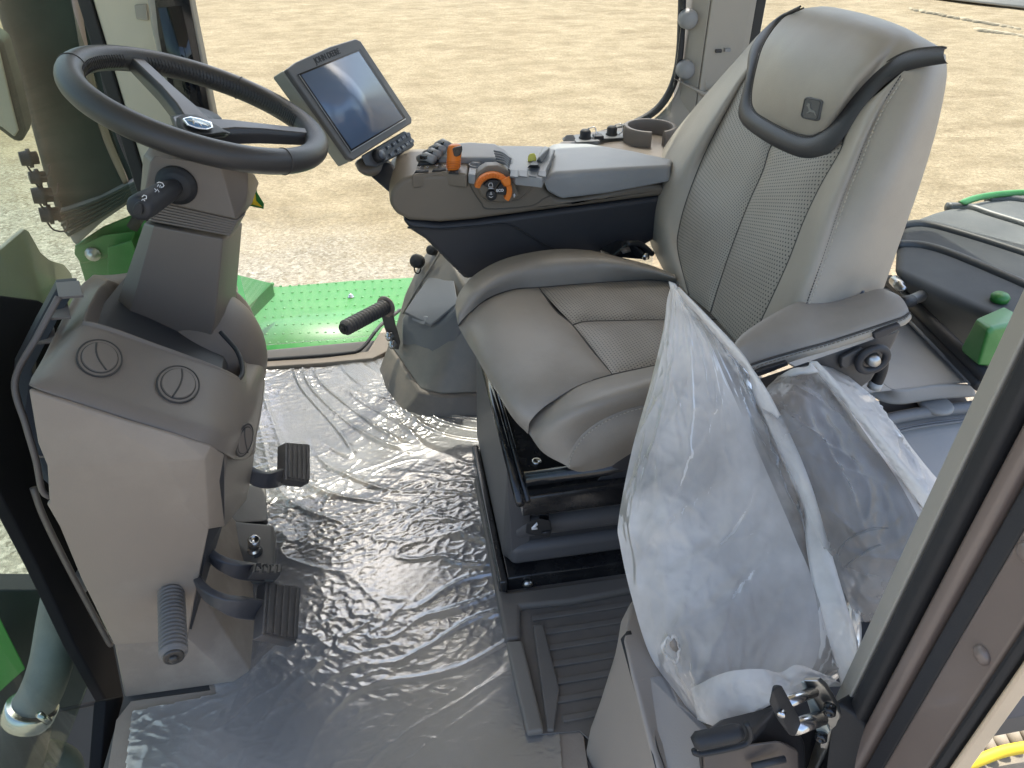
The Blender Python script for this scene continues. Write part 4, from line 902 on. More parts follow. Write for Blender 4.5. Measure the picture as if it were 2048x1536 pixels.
# ================================================================= STEERING COLUMN + WHEEL
AX = Vector((.42, -.02, 1)).normalized()
sc = thing('steering_column', 'dark taupe steering column with lever and black leather steering wheel', 'steering column', (-.42, 1.22, .48))
CN, CF = 1.14, 1.31
near_p = [(288, 447), (262, 555), (240, 634), (212, 664), (214, 668), (408, 722), (424, 718), (442, 690), (446, 600), (462, 478)]
frontf = Y([(308, 452, CN), (264, 640, CN), (250, 662, CN), (412, 716, CN), (430, 640, CN), (446, 478, CN)])
edge_ = Y([(288, 447, CN+.03), (240, 630, CN+.03), (214, 664, CN+.03), (420, 722, CN+.03), (447, 655, CN+.05), (461, 475, CN+.04)])
hull('column_shroud', frontf+edge_+[p+Vector((0, .12, -.02)) for p in edge_], BROWN, sc, .004, 3)
hull('column_foot', Y([(214, 655, CN+.02), (216, 668, CN+.02), (412, 724, CN+.01), (430, 700, CN+.03)])+[p+Vector((.0, .1, -.0)) for p in Y([(214, 655, CN+.02), (216, 672, CN+.02), (412, 728, CN+.01), (430, 700, CN+.03)])]+Y([(240, 640, CN+.01), (420, 690, CN+.01), (408, 742, CN+.06), (300, 700, CN+.06)]), BROWN, sc, .006)
for k in range(7):
    t = k/6
    a = P(310-8*t, 404+34*t, y=CN+.012); b_ = P(475-14*t, 441+27*t, y=CN+.012); c = P(490-16*t, 428+27*t, y=CN+.04)
    s0 = P(299-6*t, 398+34*t, y=CN+.04)
    ring = [s0, a, b_, c, c+Vector((0, .13, 0)), s0+Vector((0, .13, 0))]
    prism('bellows_ring', ring, -AX*.0042, BROWN, sc, .001)
hull('bellows_core', Y([(312, 408, CN+.018), (472, 444, CN+.018), (458, 470, CN+.018), (304, 440, CN+.018)])+[p+Vector((0, .12, 0)) for p in Y([(312, 408, CN+.018), (480, 440, CN+.018), (462, 470, CN+.018), (304, 440, CN+.018)])], CHAR, sc, .002)
hd = Y([(300, 325, CN), (290, 380, CN), (318, 404, CN), (470, 438, CN), (492, 410, CN+.02), (496, 372, CN+.02), (496, 345, CN+.03), (440, 330, CN), (310, 312, CN)])
hd2 = Y([(287, 310, CN+.04), (281, 382, CN+.04), (302, 404, CN+.04), (478, 442, CN+.04), (505, 405, CN+.08), (510, 350, CN+.10), (440, 300, CN+.14), (300, 292, CN+.08)])
hull('column_head', hd+hd2+[p+Vector((.0, .10, .0)) for p in hd2[:5]]+[Vector((-.30, 1.22, .80))], BROWN, sc, .006)
# hub stack between head and wheel
WC = Vector((-.283, 1.258, .858)); WR_, wr_ = .1825, .0195
lathe('wheel_boss', WC-AX*.085, WC, [(0, .055), (.03, .05), (.045, .036), (.075, .032)], WHEEL, sc, n=36)
# lever on near face
la = P(352, 372, y=CN-.004)
lv1 = lathe('lever_boot', la+Vector((0, .006, 0)), la+Vector((0, -.02, 0)), [(0, .030), (.004, .0305), (.008, .029), (.009, .026), (.012, .024), (.014, .020)], BLACKM, sc, n=32)
lb = P(276, 418, y=CN-.115); dl = (lb-la).normalized(); ll = (lb-la).length
ind = lathe('lever', la, lb, [(0, .012), (ll*.12, .014), (ll*.3, .0165), (ll*.62, .0175), (ll*.8, .0185), (ll*.95, .0185), (ll, .016), (ll+.002, .010)], CHAR, sc, n=32)
pe = lb+dl*.001
prism('lever_button', [P(276+x, 417+y_, y=pe.y-.012) for x, y_ in ((-9, 13), (-11, 2), (-7, -8), (0, -12), (7, -9), (9, 4), (8, 14))], (0, .008, 0), BLACKM, ind, .002)
# printed lever marks
def mark(name, pts, yy, par, mat=WHITE, r=.0006): return tube(name, L(pts, y=yy), r, mat, par, n=5)
mk = la.lerp(lb, .52)
for nm, pts in (('print_mark', [(314, 366), (318, 364), (325, 366), (328, 371), (325, 375)]), ('print_mark', [(317, 369), (315, 373)]), ('print_mark', [(321, 370), (319, 375)]), ('print_mark', [(324, 373), (321, 377)]), ('print_mark', [(309, 377), (313, 381), (310, 384)]), ('print_mark', [(314, 378), (318, 383), (316, 387)]), ('print_mark', [(284, 394), (288, 390), (293, 392), (293, 397), (288, 398)]), ('print_mark', [(283, 401), (286, 398), (290, 402)])):
    yv = la.y+(lb.y-la.y)*((352-pts[0][0])/(352-276)) - .0185
    mark(nm, pts, yv, ind)
# wheel
u_, v_ = AX.cross(Vector((0, 1, 0))).normalized(), None
v_ = AX.cross(u_)
def wheel_pt(a, r, h=0): return WC+(u_*math.cos(a)+v_*math.sin(a))*r+AX*h
whl = obj('steering_wheel', *(lambda m: (m.v, m.f))(MB().tube([wheel_pt(2*math.pi*k/120, WR_) for k in range(120)], wr_, 22, closed=True)), WHEEL, sc)
def wang(u, v):
    p = P(u, v, pl=(AX, WC))-WC; return math.atan2(p.dot(v_), p.dot(u_))
LB = pm('spoke_plastic', (.042, .040, .040), .38, .06, 6, .15, 500)
# spokes toward (285,125) and (610,265)
hubp = P(405, 250, pl=(AX, WC-AX*.012))
for (u, v) in ((283, 132), (612, 270)):
    a = wang(u, v); e = wheel_pt(a, WR_-wr_*.55); hb = hubp
    d = (e-hb).normalized(); s_v = AX.cross(d).normalized()
    secs = [(0, .030, .012, -.010), (.25, .021, .014, -.006), (.5, .0155, .013, -.004), (1, .0145, .011, -.002)]
    vs = []; fs = []
    for t, w2, h2, dz in secs:
        c = hb.lerp(e, t)+AX*dz
        vs += [c+s_v*w2*.75+AX*h2, c+s_v*w2+AX*h2*.3, c+s_v*w2*.9-AX*h2, c-s_v*w2*.9-AX*h2, c-s_v*w2+AX*h2*.3, c-s_v*w2*.75+AX*h2]
    for i in range(3):
        for k in range(6): fs.append([i*6+k, i*6+(k+1) % 6, (i+1)*6+(k+1) % 6, (i+1)*6+k])
    fs += [list(range(6)), list(range(18, 24))]
    obj('spoke', vs, fs, LB, whl, bevel=.0025, seg=3)
# hub: rounded triangle
def wp(u, v, h=0): return P(u, v, pl=(AX, WC+AX*h))
hub_o = [(338, 232), (352, 228), (385, 226), (420, 245), (455, 262), (468, 268), (450, 276), (400, 280), (372, 278), (350, 262)]
hull('hub_base', [wp(a, b_, -.03) for a, b_ in hub_o]+[wp(a*.93+402*.07, b_*.93+252*.07, -.004) for a, b_ in hub_o], LB, whl, .004)
cvr = [(350, 236), (366, 228), (392, 229), (420, 243), (458, 264), (462, 268), (430, 273), (380, 274), (362, 266), (352, 252)]
hc = hull('hub_cover', [wp(a, b_, -.002) for a, b_ in cvr]+[wp(a*.8+400*.2, b_*.8+250*.2, .006) for a, b_ in cvr], BLACKM, whl, .003)
bo = [(365, 236), (380, 232), (400, 236), (424, 244), (427, 254), (415, 258), (395, 256), (375, 249)]
prism('hub_badge', [wp(a, b_, .012) for a, b_ in bo], -AX*.003, STEEL, hc, .001)
bi = [(369, 237), (381, 234.5), (400, 238.5), (421, 246), (423, 253), (413, 255.5), (395, 253.5), (378, 247.5)]
prism('badge_field', [wp(a, b_, .0126) for a, b_ in bi], -AX*.001, pm('badge_blue', (.16, .27, .42), .25, .05, 5, 0), hc, 0)
prism('deer_emblem', [wp(*q_, .0134) for q_ in [(374, 239), (384, 239), (386, 236), (389, 240), (400, 243), (410, 247), (419, 253), (409, 250), (403, 248), (404, 254), (398, 247), (390, 245), (388, 250), (385, 243), (376, 241)]], -AX*.0006, STEEL, hc, 0)
# leather joints and inner lacing
for (u, v) in ((122, 128), (497, 165), (565, 322)):
    a = wang(u, v)
    ring = [wheel_pt(a, WR_)+((u_*math.cos(a)+v_*math.sin(a))*math.cos(q)+AX*math.sin(q))*(wr_+.0003) for q in [k*math.pi/12 for k in range(24)]]
    tube('rim_seam', ring, .0009, SEAM, whl, n=5, closed=True)
m = MB()
def lace(a0, a1):
    n = int(abs(a1-a0)*WR_/.0062)
    for k in range(n):
        a = a0+(a1-a0)*k/n; 
        for sgn in (-1, 1):
            p = []
            for q, da in ((.0, 0), (.28, .011), (.55, .019)):
                an = math.pi-sgn*q-.12
                rad = (u_*math.cos(a+da)+v_*math.sin(a+da)); p.append(wheel_pt(a+da, WR_)+(rad*math.cos(an)+AX*math.sin(an)*1)*(wr_+.0004))
            m.tube(p, .0009, 5)
a1 = wang(155, 150); a2 = wang(270, 135); a3 = wang(310, 140); a4 = wang(600, 250)
lace(a1, a2); lace(a3, a4)
m.build('rim_lacing', pm('lacing', (.022, .02, .02), .5, 0, 5, 0), whl)
yt = thing('yellow_tag', 'torn yellow and green tag behind the steering column', 'tag', tuple(P(508, 395, y=1.45)))
prism('tag_green', L([(497, 362), (510, 352), (514, 385), (528, 408), (527, 418), (500, 412), (486, 415), (492, 385)], y=1.452), (0, .002, 0), GREEN, yt, 0)
prism('tag_yellow', L([(494, 385), (505, 378), (511, 390), (512, 402), (524, 414), (505, 409), (489, 412)], y=1.448), (0, .002, 0), YELLOW, yt, 0)

# ================================================================= SIDE HOUSING beneath the armrest console
HM = pm('housing_brown', (.19, .175, .15), .45, .06, 4, .15, 350, dirt=(.33, .28, .22), dirt_s=4, dirt_a=.6)
sh = thing('side_housing', 'brown moulded housing with storage lid below the armrest console', 'housing', (.1, 1.65, 0))
hull('kick_band', L([(758, 742), (772, 782), (806, 826), (852, 838), (962, 832)], z=.004)+L([(1030, 832), (1030, 690), (800, 690)], z=.004)+Y([(778, 694, 1.74), (838, 783, 1.535), (884, 794, 1.505), (966, 790, 1.505), (1020, 790, 1.51)])+[Vector((.3, 1.85, .07)), Vector((-.03, 1.85, .07))], pm('kick_brown', (.15, .13, .11), .55, .08, 5, .2, 350, dirt=(.3, .25, .19), dirt_s=6, dirt_a=.7), sh, .006)
hull('housing_body', Y([(780, 692, 1.745), (840, 780, 1.545), (884, 790, 1.515), (966, 787, 1.515), (800, 640, 1.76), (812, 580, 1.79), (838, 525, 1.82), (868, 500, 1.82), (900, 520, 1.72), (945, 600, 1.60), (980, 700, 1.56)])+[Vector((.3, 1.54, .07)), Vector((.3, 1.85, .07)), Vector((.3, 1.85, .3)), Vector((.12, 1.86, .36))], HM, sh, .008)
hull('storage_bin', Y([(803, 640, 1.70), (864, 664, 1.60), (905, 632, 1.58), (925, 610, 1.57)])+Y([(803, 690, 1.70), (866, 720, 1.585), (906, 690, 1.57), (930, 660, 1.57)])+[Vector((.18, 1.75, .2)), Vector((.05, 1.8, .2)), P(850, 560, y=1.78)], GREYD, sh, .008)
hull('bin_lid', [p+Vector((-.003, -.005, .008)) for p in Y([(812, 632, 1.69), (864, 658, 1.605), (918, 614, 1.59)])]+[p+Vector((-.003, -.005, .016)) for p in Y([(812, 632, 1.69), (864, 658, 1.605), (918, 614, 1.59)])]+Y([(905, 540, 1.72), (868, 540, 1.76), (845, 575, 1.76)]), GREYD, sh, .004)
hull('lid_handle', Y([(826, 628, 1.665), (845, 636, 1.635), (855, 634, 1.62), (857, 646, 1.615), (848, 650, 1.615), (822, 640, 1.66)])+[p+Vector((.012, .012, .008)) for p in Y([(826, 628, 1.665), (855, 636, 1.62)])], GREYP, sh, .003)
for (u, v, s) in ((833, 522, 1.0), (862, 500, .7)):
    a = P(u+8, v+2, y=1.80); b_ = P(u-8, v-2, y=1.765)
    kn = lathe('capped_knob', a, b_, [(0, .014*s), (.008, .014*s), (.01, .019*s), (.028, .019*s), (.031, .015*s), (.033, .0)], BLACKM, sh, n=14)
tube('knob_cord', catmull(Y([(828, 533, 1.77), (831, 545, 1.77), (838, 546, 1.78), (842, 536, 1.79)]), 12), .002, BLACKM, sh, n=5)
tube('panel_fold', Y([(880, 505, 1.75), (845, 560, 1.76), (806, 628, 1.72)]), .003, HM, sh, n=6)

# ================================================================= ARMREST CONTROL CONSOLE
ac = thing('control_console', 'olive brown armrest console with grey top controls beside the seat', 'console', (.3, 1.5, .45))
CY, CB = 1.42, 1.60
up_o = [(780, 412), (779, 392), (790, 372), (806, 358), (830, 350), (934, 348), (1085, 360), (1092, 380), (1112, 396), (1150, 398), (1292, 368), (1330, 372), (1330, 392), (1060, 425), (950, 440), (880, 446), (820, 442), (795, 430)]
main = prism('body_shell', L(up_o, y=CY), (0, CB-CY, 0), OLIVE, ac, .018, 5)
lo_o = [(803, 439), (880, 449), (950, 443), (1060, 428), (1330, 392), (1330, 470), (1240, 520), (1100, 525), (985, 545), (932, 562), (900, 530), (850, 480), (822, 462)]
prism('lower_shell', L(lo_o, y=CY+.006), (0, CB-CY-.02, 0), CHAR, ac, .012, 4)
tube('shell_crease', catmull(L([(815, 455), (880, 458), (960, 452), (1005, 448), (1030, 455), (1090, 490), (1130, 505)], y=CY+.004), 30), .0022, BLACKM, ac, n=6)
# top deck (grey)
ZT = P(934, 346, y=CY).z
def TD(pts, dz=0): return [P(a, b_, z=ZT+dz) for a, b_ in pts]
prism('front_deck', TD([(822, 350), (838, 330), (870, 324), (940, 322), (934, 348), (880, 343)], .004), (0, 0, -.03), OLIVE, ac, .005)
prism('grey_deck', TD([(936, 348), (940, 318), (955, 290), (1085, 292), (1110, 298), (1085, 357), (1030, 351), (1018, 338), (996, 328), (974, 329), (958, 338), (950, 350)], .004), (0, 0, -.02), GREYP, ac, .003)
mound = hull('control_mound', TD([(868, 326), (938, 320), (1028, 332), (1030, 322), (1000, 296), (884, 300)], .002)+[P(885, 288, z=ZT+.025), P(935, 284, z=ZT+.030), P(988, 287, z=ZT+.028), P(1005, 296, z=ZT+.022), P(985, 316, z=ZT+.018), P(886, 314, z=ZT+.015)], GREYP, ac, .006)
for k in range(4):
    a = P(838+k*12, 318-k*9, z=ZT+.010+k*.004); b_ = P(868+k*10, 320-k*9, z=ZT+.016+k*.004)
    sgt = MB().tube([a, a.lerp(b_, .5)+Vector((0, 0, .006)), b_], [.008, .0095, .009], 10).build('finger_paddle', [STEEL if False else GREYP][0], ac)
    lathe('paddle_cap', a.lerp(b_, .2)+Vector((-.002, -.006, .006)), b_+Vector((0, -.006, .006)), [(0, .0045), (.02, .005), (.022, 0)], BLACKG, sgt, n=10)
fr_ = thing('front_hub', 'tmp', 'tmp'); bpy.data.objects.remove(fr_)
hull('paddle_housing', TD([(833, 335), (842, 312), (866, 296), (884, 290), (888, 318), (872, 332)], .0)+[p+Vector((0, 0, .006)) for p in TD([(838, 330), (846, 310), (870, 294), (884, 292), (884, 318), (870, 330)], .004)], BLACKM, ac, .003)
for k in range(5):
    t = k/4
    q = [P(992+t*14, 298-0*t, z=ZT+.030-.0*t), P(1012+t*8-16, 305+t*3, z=ZT+.03), P(1026-t*3, 322+t*2, z=ZT+.018)]
    tube('thumb_rib', catmull(L([(990+k*1.5-2, 302+k*5), (1008+k*1-2, 306+k*5), (1022-k*1, 318+k*4)], z=ZT+.028-k*.003), 10), .0022, GREYD, ac, n=6)
# slots
for (u, v) in ((845, 341), (880, 338)):
    prism('shift_slot', TD([(u-16, v+4), (u-12, v-1), (u-4, v-2), (u-4, v-10), (u+3, v-11), (u+3, v-3), (u+12, v-3), (u+12, v+2)], .0055), (0, 0, -.002), BLACKM, ac, 0)
    for du in (-9, 7): tube('slot_mark', TD([(u+du, v-8), (u+du+3, v-6), (u+du+5, v-8)], .0062), .0006, WHITE, ac, n=5)
prism('lever_slot', TD([(897, 346), (902, 338), (916, 338), (917, 347)], .0055), (0, 0, -.002), BLACKM, ac, 0)
# orange lever
le = thing('orange_lever', 'orange hand lever with black thumb button on the console', 'lever', tuple(P(907, 345, z=ZT)))
la_, lb_ = P(906, 343, z=ZT), P(910, 288, y=P(906, 343, z=ZT).y)
sec = []
for t, wx, wy in ((0, .010, .009), (.15, .0145, .0115), (.5, .0145, .012), (.8, .0155, .013), (.94, .014, .011), (1, .008, .006)):
    c = la_.lerp(lb_, t); sec.append([c+Vector((wx*math.cos(a), wy*math.sin(a), 0)) for a in [k*math.pi/8 for k in range(16)]])
vs = [p for r_ in sec for p in r_]; fs = [[i*16+k, i*16+(k+1) % 16, (i+1)*16+(k+1) % 16, (i+1)*16+k] for i in range(5) for k in range(16)]+[list(range(16)), list(range(80, 96))]
obj('grip', vs, fs, ORANGE, le, sub=2)
for k in range(5):
    c = la_.lerp(lb_, .18+k*.06); tube('grip_groove', [c+Vector((.0147*math.cos(a), .0120*math.sin(a), 0)) for a in [q*math.pi/10 for q in range(20)]], .0006, pm('orange_groove', (.5, .12, .015), .5, 0, 5, 0) if k == 0 else bpy.data.materials['orange_groove'], le, n=5, closed=True)
ly = la_.y-.0142
prism('thumb_button', L([(905, 298), (909, 295), (924, 292), (925, 300), (921, 311), (913, 314), (908, 312)], y=ly), (0, .004, 0), BLACKG, le, .001)
# orange throttle dial on near face
dl_ = thing('orange_dial', 'orange thumb wheel round black ECO buttons on the console side', 'dial', tuple(P(985, 378, y=CY)))
dy = CY-.030
prism('dial_shroud', L([(948, 362), (956, 345), (974, 332), (996, 331), (1016, 340), (1028, 360), (1040, 392), (1020, 405), (985, 404), (966, 396)], y=dy+.006), (0, .028, 0), OLIVE, dl_, .004)
def arc(cx, cy, rx, ry, a0, a1, n=20): return [(cx+rx*math.cos(R(a0+(a1-a0)*k/n)), cy-ry*math.sin(R(a0+(a1-a0)*k/n))) for k in range(n+1)]
ring = arc(984, 382, 38, 36, 170, -38)+arc(984, 382, 27, 25, -38, 170)
prism('thumb_wheel', L([(a+3, b_) for a, b_ in ring], y=dy-.010), (0, .014, 0), ORANGE, dl_, .002)
for k in range(11):
    an = 160-k*9; q = arc(987, 382, 37, 35, an, an, 1)[0]; q2 = arc(987, 382, 28, 26, an, an, 1)[0]
    tube('wheel_ridge', L([q, q2], y=dy-.0115), .0011, ORANGE, dl_, n=5)
hull('wheel_thumb_tab', L([(1002, 360), (1018, 352), (1022, 360), (1021, 372), (1010, 372)], y=dy-.018)+L([(1000, 362), (1020, 352), (1022, 374), (1008, 374)], y=dy-.006), ORANGE, dl_, .002)
pb1 = prism('mode_button', L([(967, 371)]+arc(987, 383, 25, 23, 118, 62, 8)+[(990, 376), (980, 378)], y=dy-.006), (0, .008, 0), BLACKM, dl_, .0008)
pb2 = prism('mode_button', L([(994, 378)]+arc(987, 383, 26, 24, 50, -18, 8)+[(995, 389)], y=dy-.006), (0, .008, 0), BLACKM, dl_, .0008)
pb3 = lathe('round_button', P(982, 389, y=dy+.002), P(982, 389, y=dy+.002)+Vector((0, -.009, 0)), [(0, .0105), (.008, .0105), (.009, .009), (.009, 0)], BLACKM, dl_, n=24)
def text(name, s, size, origin, xdir, ydir, mat, parent, ext=.0003, align='CENTER', off=0):
    cu = bpy.data.curves.new(name, 'FONT'); cu.body = s; cu.size = size; cu.extrude = ext; cu.align_x = align; cu.align_y = 'CENTER'; cu.offset = off
    to = bpy.data.objects.new(name, cu); COL.objects.link(to); bpy.context.view_layer.update()
    me = bpy.data.meshes.new_from_object(to.evaluated_get(bpy.context.evaluated_depsgraph_get())); bpy.data.objects.remove(to)
    X = Vector(xdir).normalized(); Yv = Vector(ydir).normalized(); Zv = X.cross(Yv)
    for v in me.vertices:
        v.co = Vector(origin)+X*v.co.x+Yv*v.co.y+Zv*v.co.z
    me.materials.clear(); me.materials.append(mat); me.name = name
    o = bpy.data.objects.new(name, me); COL.objects.link(o); o.parent = parent; o.location = -wloc(parent); return o
text('eco_print', 'ECO', .0075, P(1000, 381, y=dy-.0066), (1, 0, 0), (0, 0, 1), WHITE, pb2, off=.0002)
tube('engine_print', L([(979, 366), (984, 366), (985, 370), (986, 374), (978, 374), (977, 370)], y=dy-.0066), .0006, WHITE, pb1, n=5, closed=True)
tube('engine_print_line', L([(977, 377), (987, 377)], y=dy-.0066), .0006, WHITE, pb1, n=5)
tube('rev_print', L([(982, 384), (980, 389), (984, 389)], y=dy-.0082), .0006, WHITE, pb3, n=5, closed=True)
tube('rev_print_line', L([(978, 393), (982, 395), (986, 393)], y=dy-.0082), .0006, WHITE, pb3, n=5)
prism('rabbit_mark', L([(1026, 390), (1029, 387), (1031, 391), (1028, 396)], y=dy+.0045), (0, .001, 0), WHITE, dl_, 0)
# recess frame line round the dial
tube('recess_line', catmull(L([(934, 358), (945, 380), (962, 405), (978, 418), (1060, 412), (1086, 398), (1100, 392)], y=CY-.0002), 40), .0016, pm('olive_line', (.09, .078, .06), .5, 0, 5, 0), ac, n=6)
tube('recess_inner', catmull(L([(952, 366), (960, 385), (970, 400), (985, 405), (1035, 400), (1055, 385), (1070, 366)], y=CY-.0002), 40), .0020, OLIVE, ac, n=6)
# deck buttons
a = P(952, 331, z=ZT+.004); rb = lathe('round_switch', a, a+Vector((0, 0, .006)), [(0, .0125), (.004, .0125), (.0045, .010), (.0065, .010), (.007, 0)], GREYD, ac, n=24)
lathe('switch_ring', a, a+Vector((0, 0, .006)), [(.0, .0155), (.003, .0155), (.0032, .013)], GREYP, rb, n=24)
for k in range(4):
    u0 = 1020+k*18.5; u1 = u0+16
    q = TD([(u0, 352-k*.5), (u0+1, 339+k*.8), (u1+1, 340+k*.8), (u1, 354-k*.3)], .0062)
    prism('deck_button', q, (0, 0, -.003), GREYD, ac, .0008)
for k in range(4):
    u0 = 967+k*13; q = TD([(u0, 329+k*2.2), (u0+1, 324+k*2.2), (u0+11, 325+k*2.2), (u0+10, 331.5+k*2.2)], .0062); prism('deck_button', q, (0, 0, -.003), GREYD, ac, .0006)
ys = P(1063, 322, z=ZT+.005); kn = hull('yellow_latch', [ys+Vector(q) for q in ((-.010, -.006, 0), (.010, -.006, 0), (.012, .008, 0), (-.006, .012, 0), (-.006, 0, .016), (.006, 0, .017), (.010, .008, .012))], pm('pale_yellow', (.6, .55, .08), .45, 0, 5, 0), ac, .003)
hull('latch_flap', TD([(1054, 336), (1080, 336), (1078, 326), (1066, 320)], .006)+TD([(1060, 330), (1076, 330)], .02), CHAR, ac, .002)
hull('pad_hinge_fin', TD([(1072, 322), (1084, 326), (1100, 296), (1088, 292)], .004)+TD([(1078, 314), (1100, 294), (1086, 296)], .022), GREYP, ac, .003)
# padded arm lid
ZP = P(1103, 343, y=CY).z
pn = L([(1104, 344), (1180, 339), (1250, 335), (1340, 331)], y=CY-.004)
pn0 = L([(1086, 352), (1180, 348), (1250, 344), (1340, 340)], y=CY-.012)
pl_ = L([(1096, 384), (1120, 397), (1200, 388), (1340, 362)], y=CY-.012)
pf = [P(a, b_, z=ZP) for a, b_ in ((1112, 287), (1190, 288), (1262, 300), (1345, 318))]
hull('arm_lid', pn+pl_+L([(1087, 360)], y=CY-.012)+pf+[p-Vector((0, 0, .05)) for p in pf]+[p+Vector((0, .01, 0)) for p in pl_]+[P(1090, 330, z=ZP-.012), P(1098, 290, z=ZP-.012)], GREYP, ac, .009, 5)

# ================================================================= MONITOR
mon = thing('touch_monitor', 'dark framed touch monitor tilted toward the driver on an arm', 'monitor', (-.05, 1.545, .7))
A0, B0, C0_, D0_ = Vector((-.163, 1.441, .878)), Vector((-.030, 1.653, .891)), Vector((.066, 1.647, .720)), Vector((-.066, 1.435, .708))
mn = ((B0-A0).cross(D0_-A0)).normalized()
if mn.dot(EYE-A0) < 0: mn = -mn
mp_ = (mn, (A0+B0+C0_+D0_)/4)
def M_(pts, h=0): return [P(a, b_, pl=(mp_[0], mp_[1]+mn*h)) for a, b_ in pts]
corners = [(573, 137), (640, 105), (719, 77), (770, 160), (826, 243), (765, 283), (705, 320), (640, 228)]
corners = [(574, 138), (592, 124), (660, 93), (712, 77), (722, 82), (824, 236), (824, 246), (770, 280), (707, 321), (698, 316)]
prism('bezel', M_(corners), -mn*.012, pm('bezel_grey', (.095, .09, .086), .42, .05, 5, .15, 500), mon, .003, 3)
prism('monitor_case', [p-mn*.0122 for p in M_([(573, 137), (720, 77), (826, 243), (705, 321)])], -mn*.030, pm('case_olive', (.30, .29, .23), .5, .05, 5, .15, 500), mon, .004, 3)
prism('screen_recess', M_([(595, 149), (720, 98), (812, 237), (702, 304)], .0006), mn*.0006, BLACKM, mon, 0)
scr = bpy.data.materials.new('lcd_glass'); t_, N_s, K_s, b_s = nodes(scr)
b_s.inputs['Base Color'].default_value = (.10, .15, .24, 1); b_s.inputs['Roughness'].default_value = .22; b_s.inputs['Specular IOR Level'].default_value = .9
prism('screen_glass', M_([(602, 150), (717, 103), (806, 237), (703, 298)], .0016), mn*.0006, scr, mon, 0)
tube('screen_lip', M_([(598, 150), (702, 304), (811, 238)], .0016), .0012, GREYP, mon, n=6)
xd = (M_([(719, 77)])[0]-M_([(573, 137)])[0]).normalized(); ydv = mn.cross(xd)
text('maker_name', 'JOHN DEERE', .0150, M_([(655, 112)], .0004)[0], xd, ydv, BLACKM, mon, off=.0004)
# keypad
kp = hull('keypad', M_([(722, 312), (808, 262), (820, 268), (829, 290), (822, 297), (752, 334), (732, 332)], -.014)+M_([(722, 312), (808, 262), (820, 268), (829, 290), (822, 297), (752, 334), (732, 332)], -.03), pm('keypad_grey', (.07, .07, .072), .45, .05, 5, .1, 400), mon, .003)
def kq(u, v, w_, h_): 
    ax = Vector((.86, -.50)); ay = Vector((.5, .86)); c = Vector((u, v))
    return [tuple(c+ax*x*w_+ay*y_*h_) for x, y_ in ((-1, -1), (1, -1), (1, 1), (-1, 1))]
KEY = pm('key_slate', (.10, .11, .13), .4, .05, 5, .1, 400)
for (u, v) in ((765, 300), (776, 294), (768, 318), (783, 309), (788, 288), (798, 281), (806, 275), (815, 270), (796, 300), (806, 294), (814, 288), (822, 283)):
    k_ = prism('key', M_(kq(u, v, 4.2, 3.8), -.0135), mn*.003, KEY, kp, .0006)
    if (u, v) not in ((768, 318), (783, 309)): prism('key_print', M_(kq(u, v, 1.8, 1.2), -.0103), mn*.0003, GREYP, k_, 0)
a = M_([(752, 314)], -.016)[0]; wk = lathe('scroll_knob', a, a+mn*.02, [(0, .014), (.014, .014), (.016, .012), (.017, 0)], BLACKM, kp, n=28)
lathe('knob_cap', a+mn*.0168, a+mn*.02, [(0, .0095), (.0012, .0095), (.0014, 0)], KEY, wk, n=20)
# arm
hull('arm_mount', M_([(710, 322), (745, 300), (775, 330), (770, 345), (735, 352), (718, 345)], -.03)+M_([(708, 325), (745, 305), (790, 325), (775, 352), (740, 355), (722, 348)], -.06), OLIVE, mon, .008)
ar1 = [P(735, 345, y=1.56), P(792, 392, y=1.50)]
hull('support_arm', [p+Vector(q) for p, q in [(P(748, 325, y=1.56), (0, 0, 0)), (P(780, 325, y=1.54), (0, 0, 0)), (P(832, 358, y=1.50), (0, 0, 0)), (P(812, 375, y=1.46), (0, 0, 0)), (P(735, 348, y=1.53), (0, 0, 0)), (P(786, 392, y=1.46), (0, 0, 0)), (P(748, 340, y=1.60), (0, 0, 0)), (P(800, 375, y=1.52), (0, 0, 0))]], CHAR, mon, .004)
def back_off(pts, d): return [p+(p-EYE).normalized()*d for p in pts]

# ================================================================= FAR REAR LEDGE, CUP HOLDER, SOCKETS
lg = thing('rear_side_ledge', 'grey side ledge with power sockets between console and cup holder', 'ledge', (.6, 1.8, .5))
hull('ledge_body', [P(1105, 294, z=.615), P(1150, 268, z=.625), P(1245, 254, z=.63), P(1400, 262, z=.63), P(1400, 330, z=.63), P(1262, 296, z=.615), P(1105, 300, z=.58), P(1400, 420, z=.5), P(1262, 340, z=.5), Vector((.9, 1.9, .5)), Vector((.5, 1.9, .5))], BROWN, lg, .006)
for (u, v, s, lab) in ((1170, 279, 1, 0), (1223, 272, .95, 1)):
    a = P(u, v, z=.632)
    so = prism('socket_plate', [a+Vector((x*.03, y_*.03, 0)) for x, y_ in ((-1, -1), (1, -1), (1, 1), (-1, 1))], (0, 0, .004), GREYD, lg, .002)
    lathe('socket_cap', a, a+Vector((0, 0, .02)), [(0, .016*s), (.006, .016*s), (.007, .0135*s), (.02, .0135*s), (.024, .010*s), (.025, 0)], BLACKM, so, n=20)
    tube('cap_chain', catmull([a+Vector((.016, -.006, .004)), a+Vector((.024, -.012, .014)), a+Vector((.022, -.004, .03)), a+Vector((.006, 0, .026))], 14), .0014, STEEL, so, n=5)
a = P(1196, 277, z=.633); box('rocker_switch', a.x-.012, a.x+.012, a.y-.012, a.y+.012, .632, .642, CHAR, lg, .002)
a = P(1140, 280, z=.632); hull('ledge_clip', [a+Vector(q) for q in ((-.02, -.01, 0), (.015, -.012, 0), (.015, .012, 0), (-.02, .012, 0), (-.01, .0, .014), (.008, .0, .014))], GREYD, lg, .003)
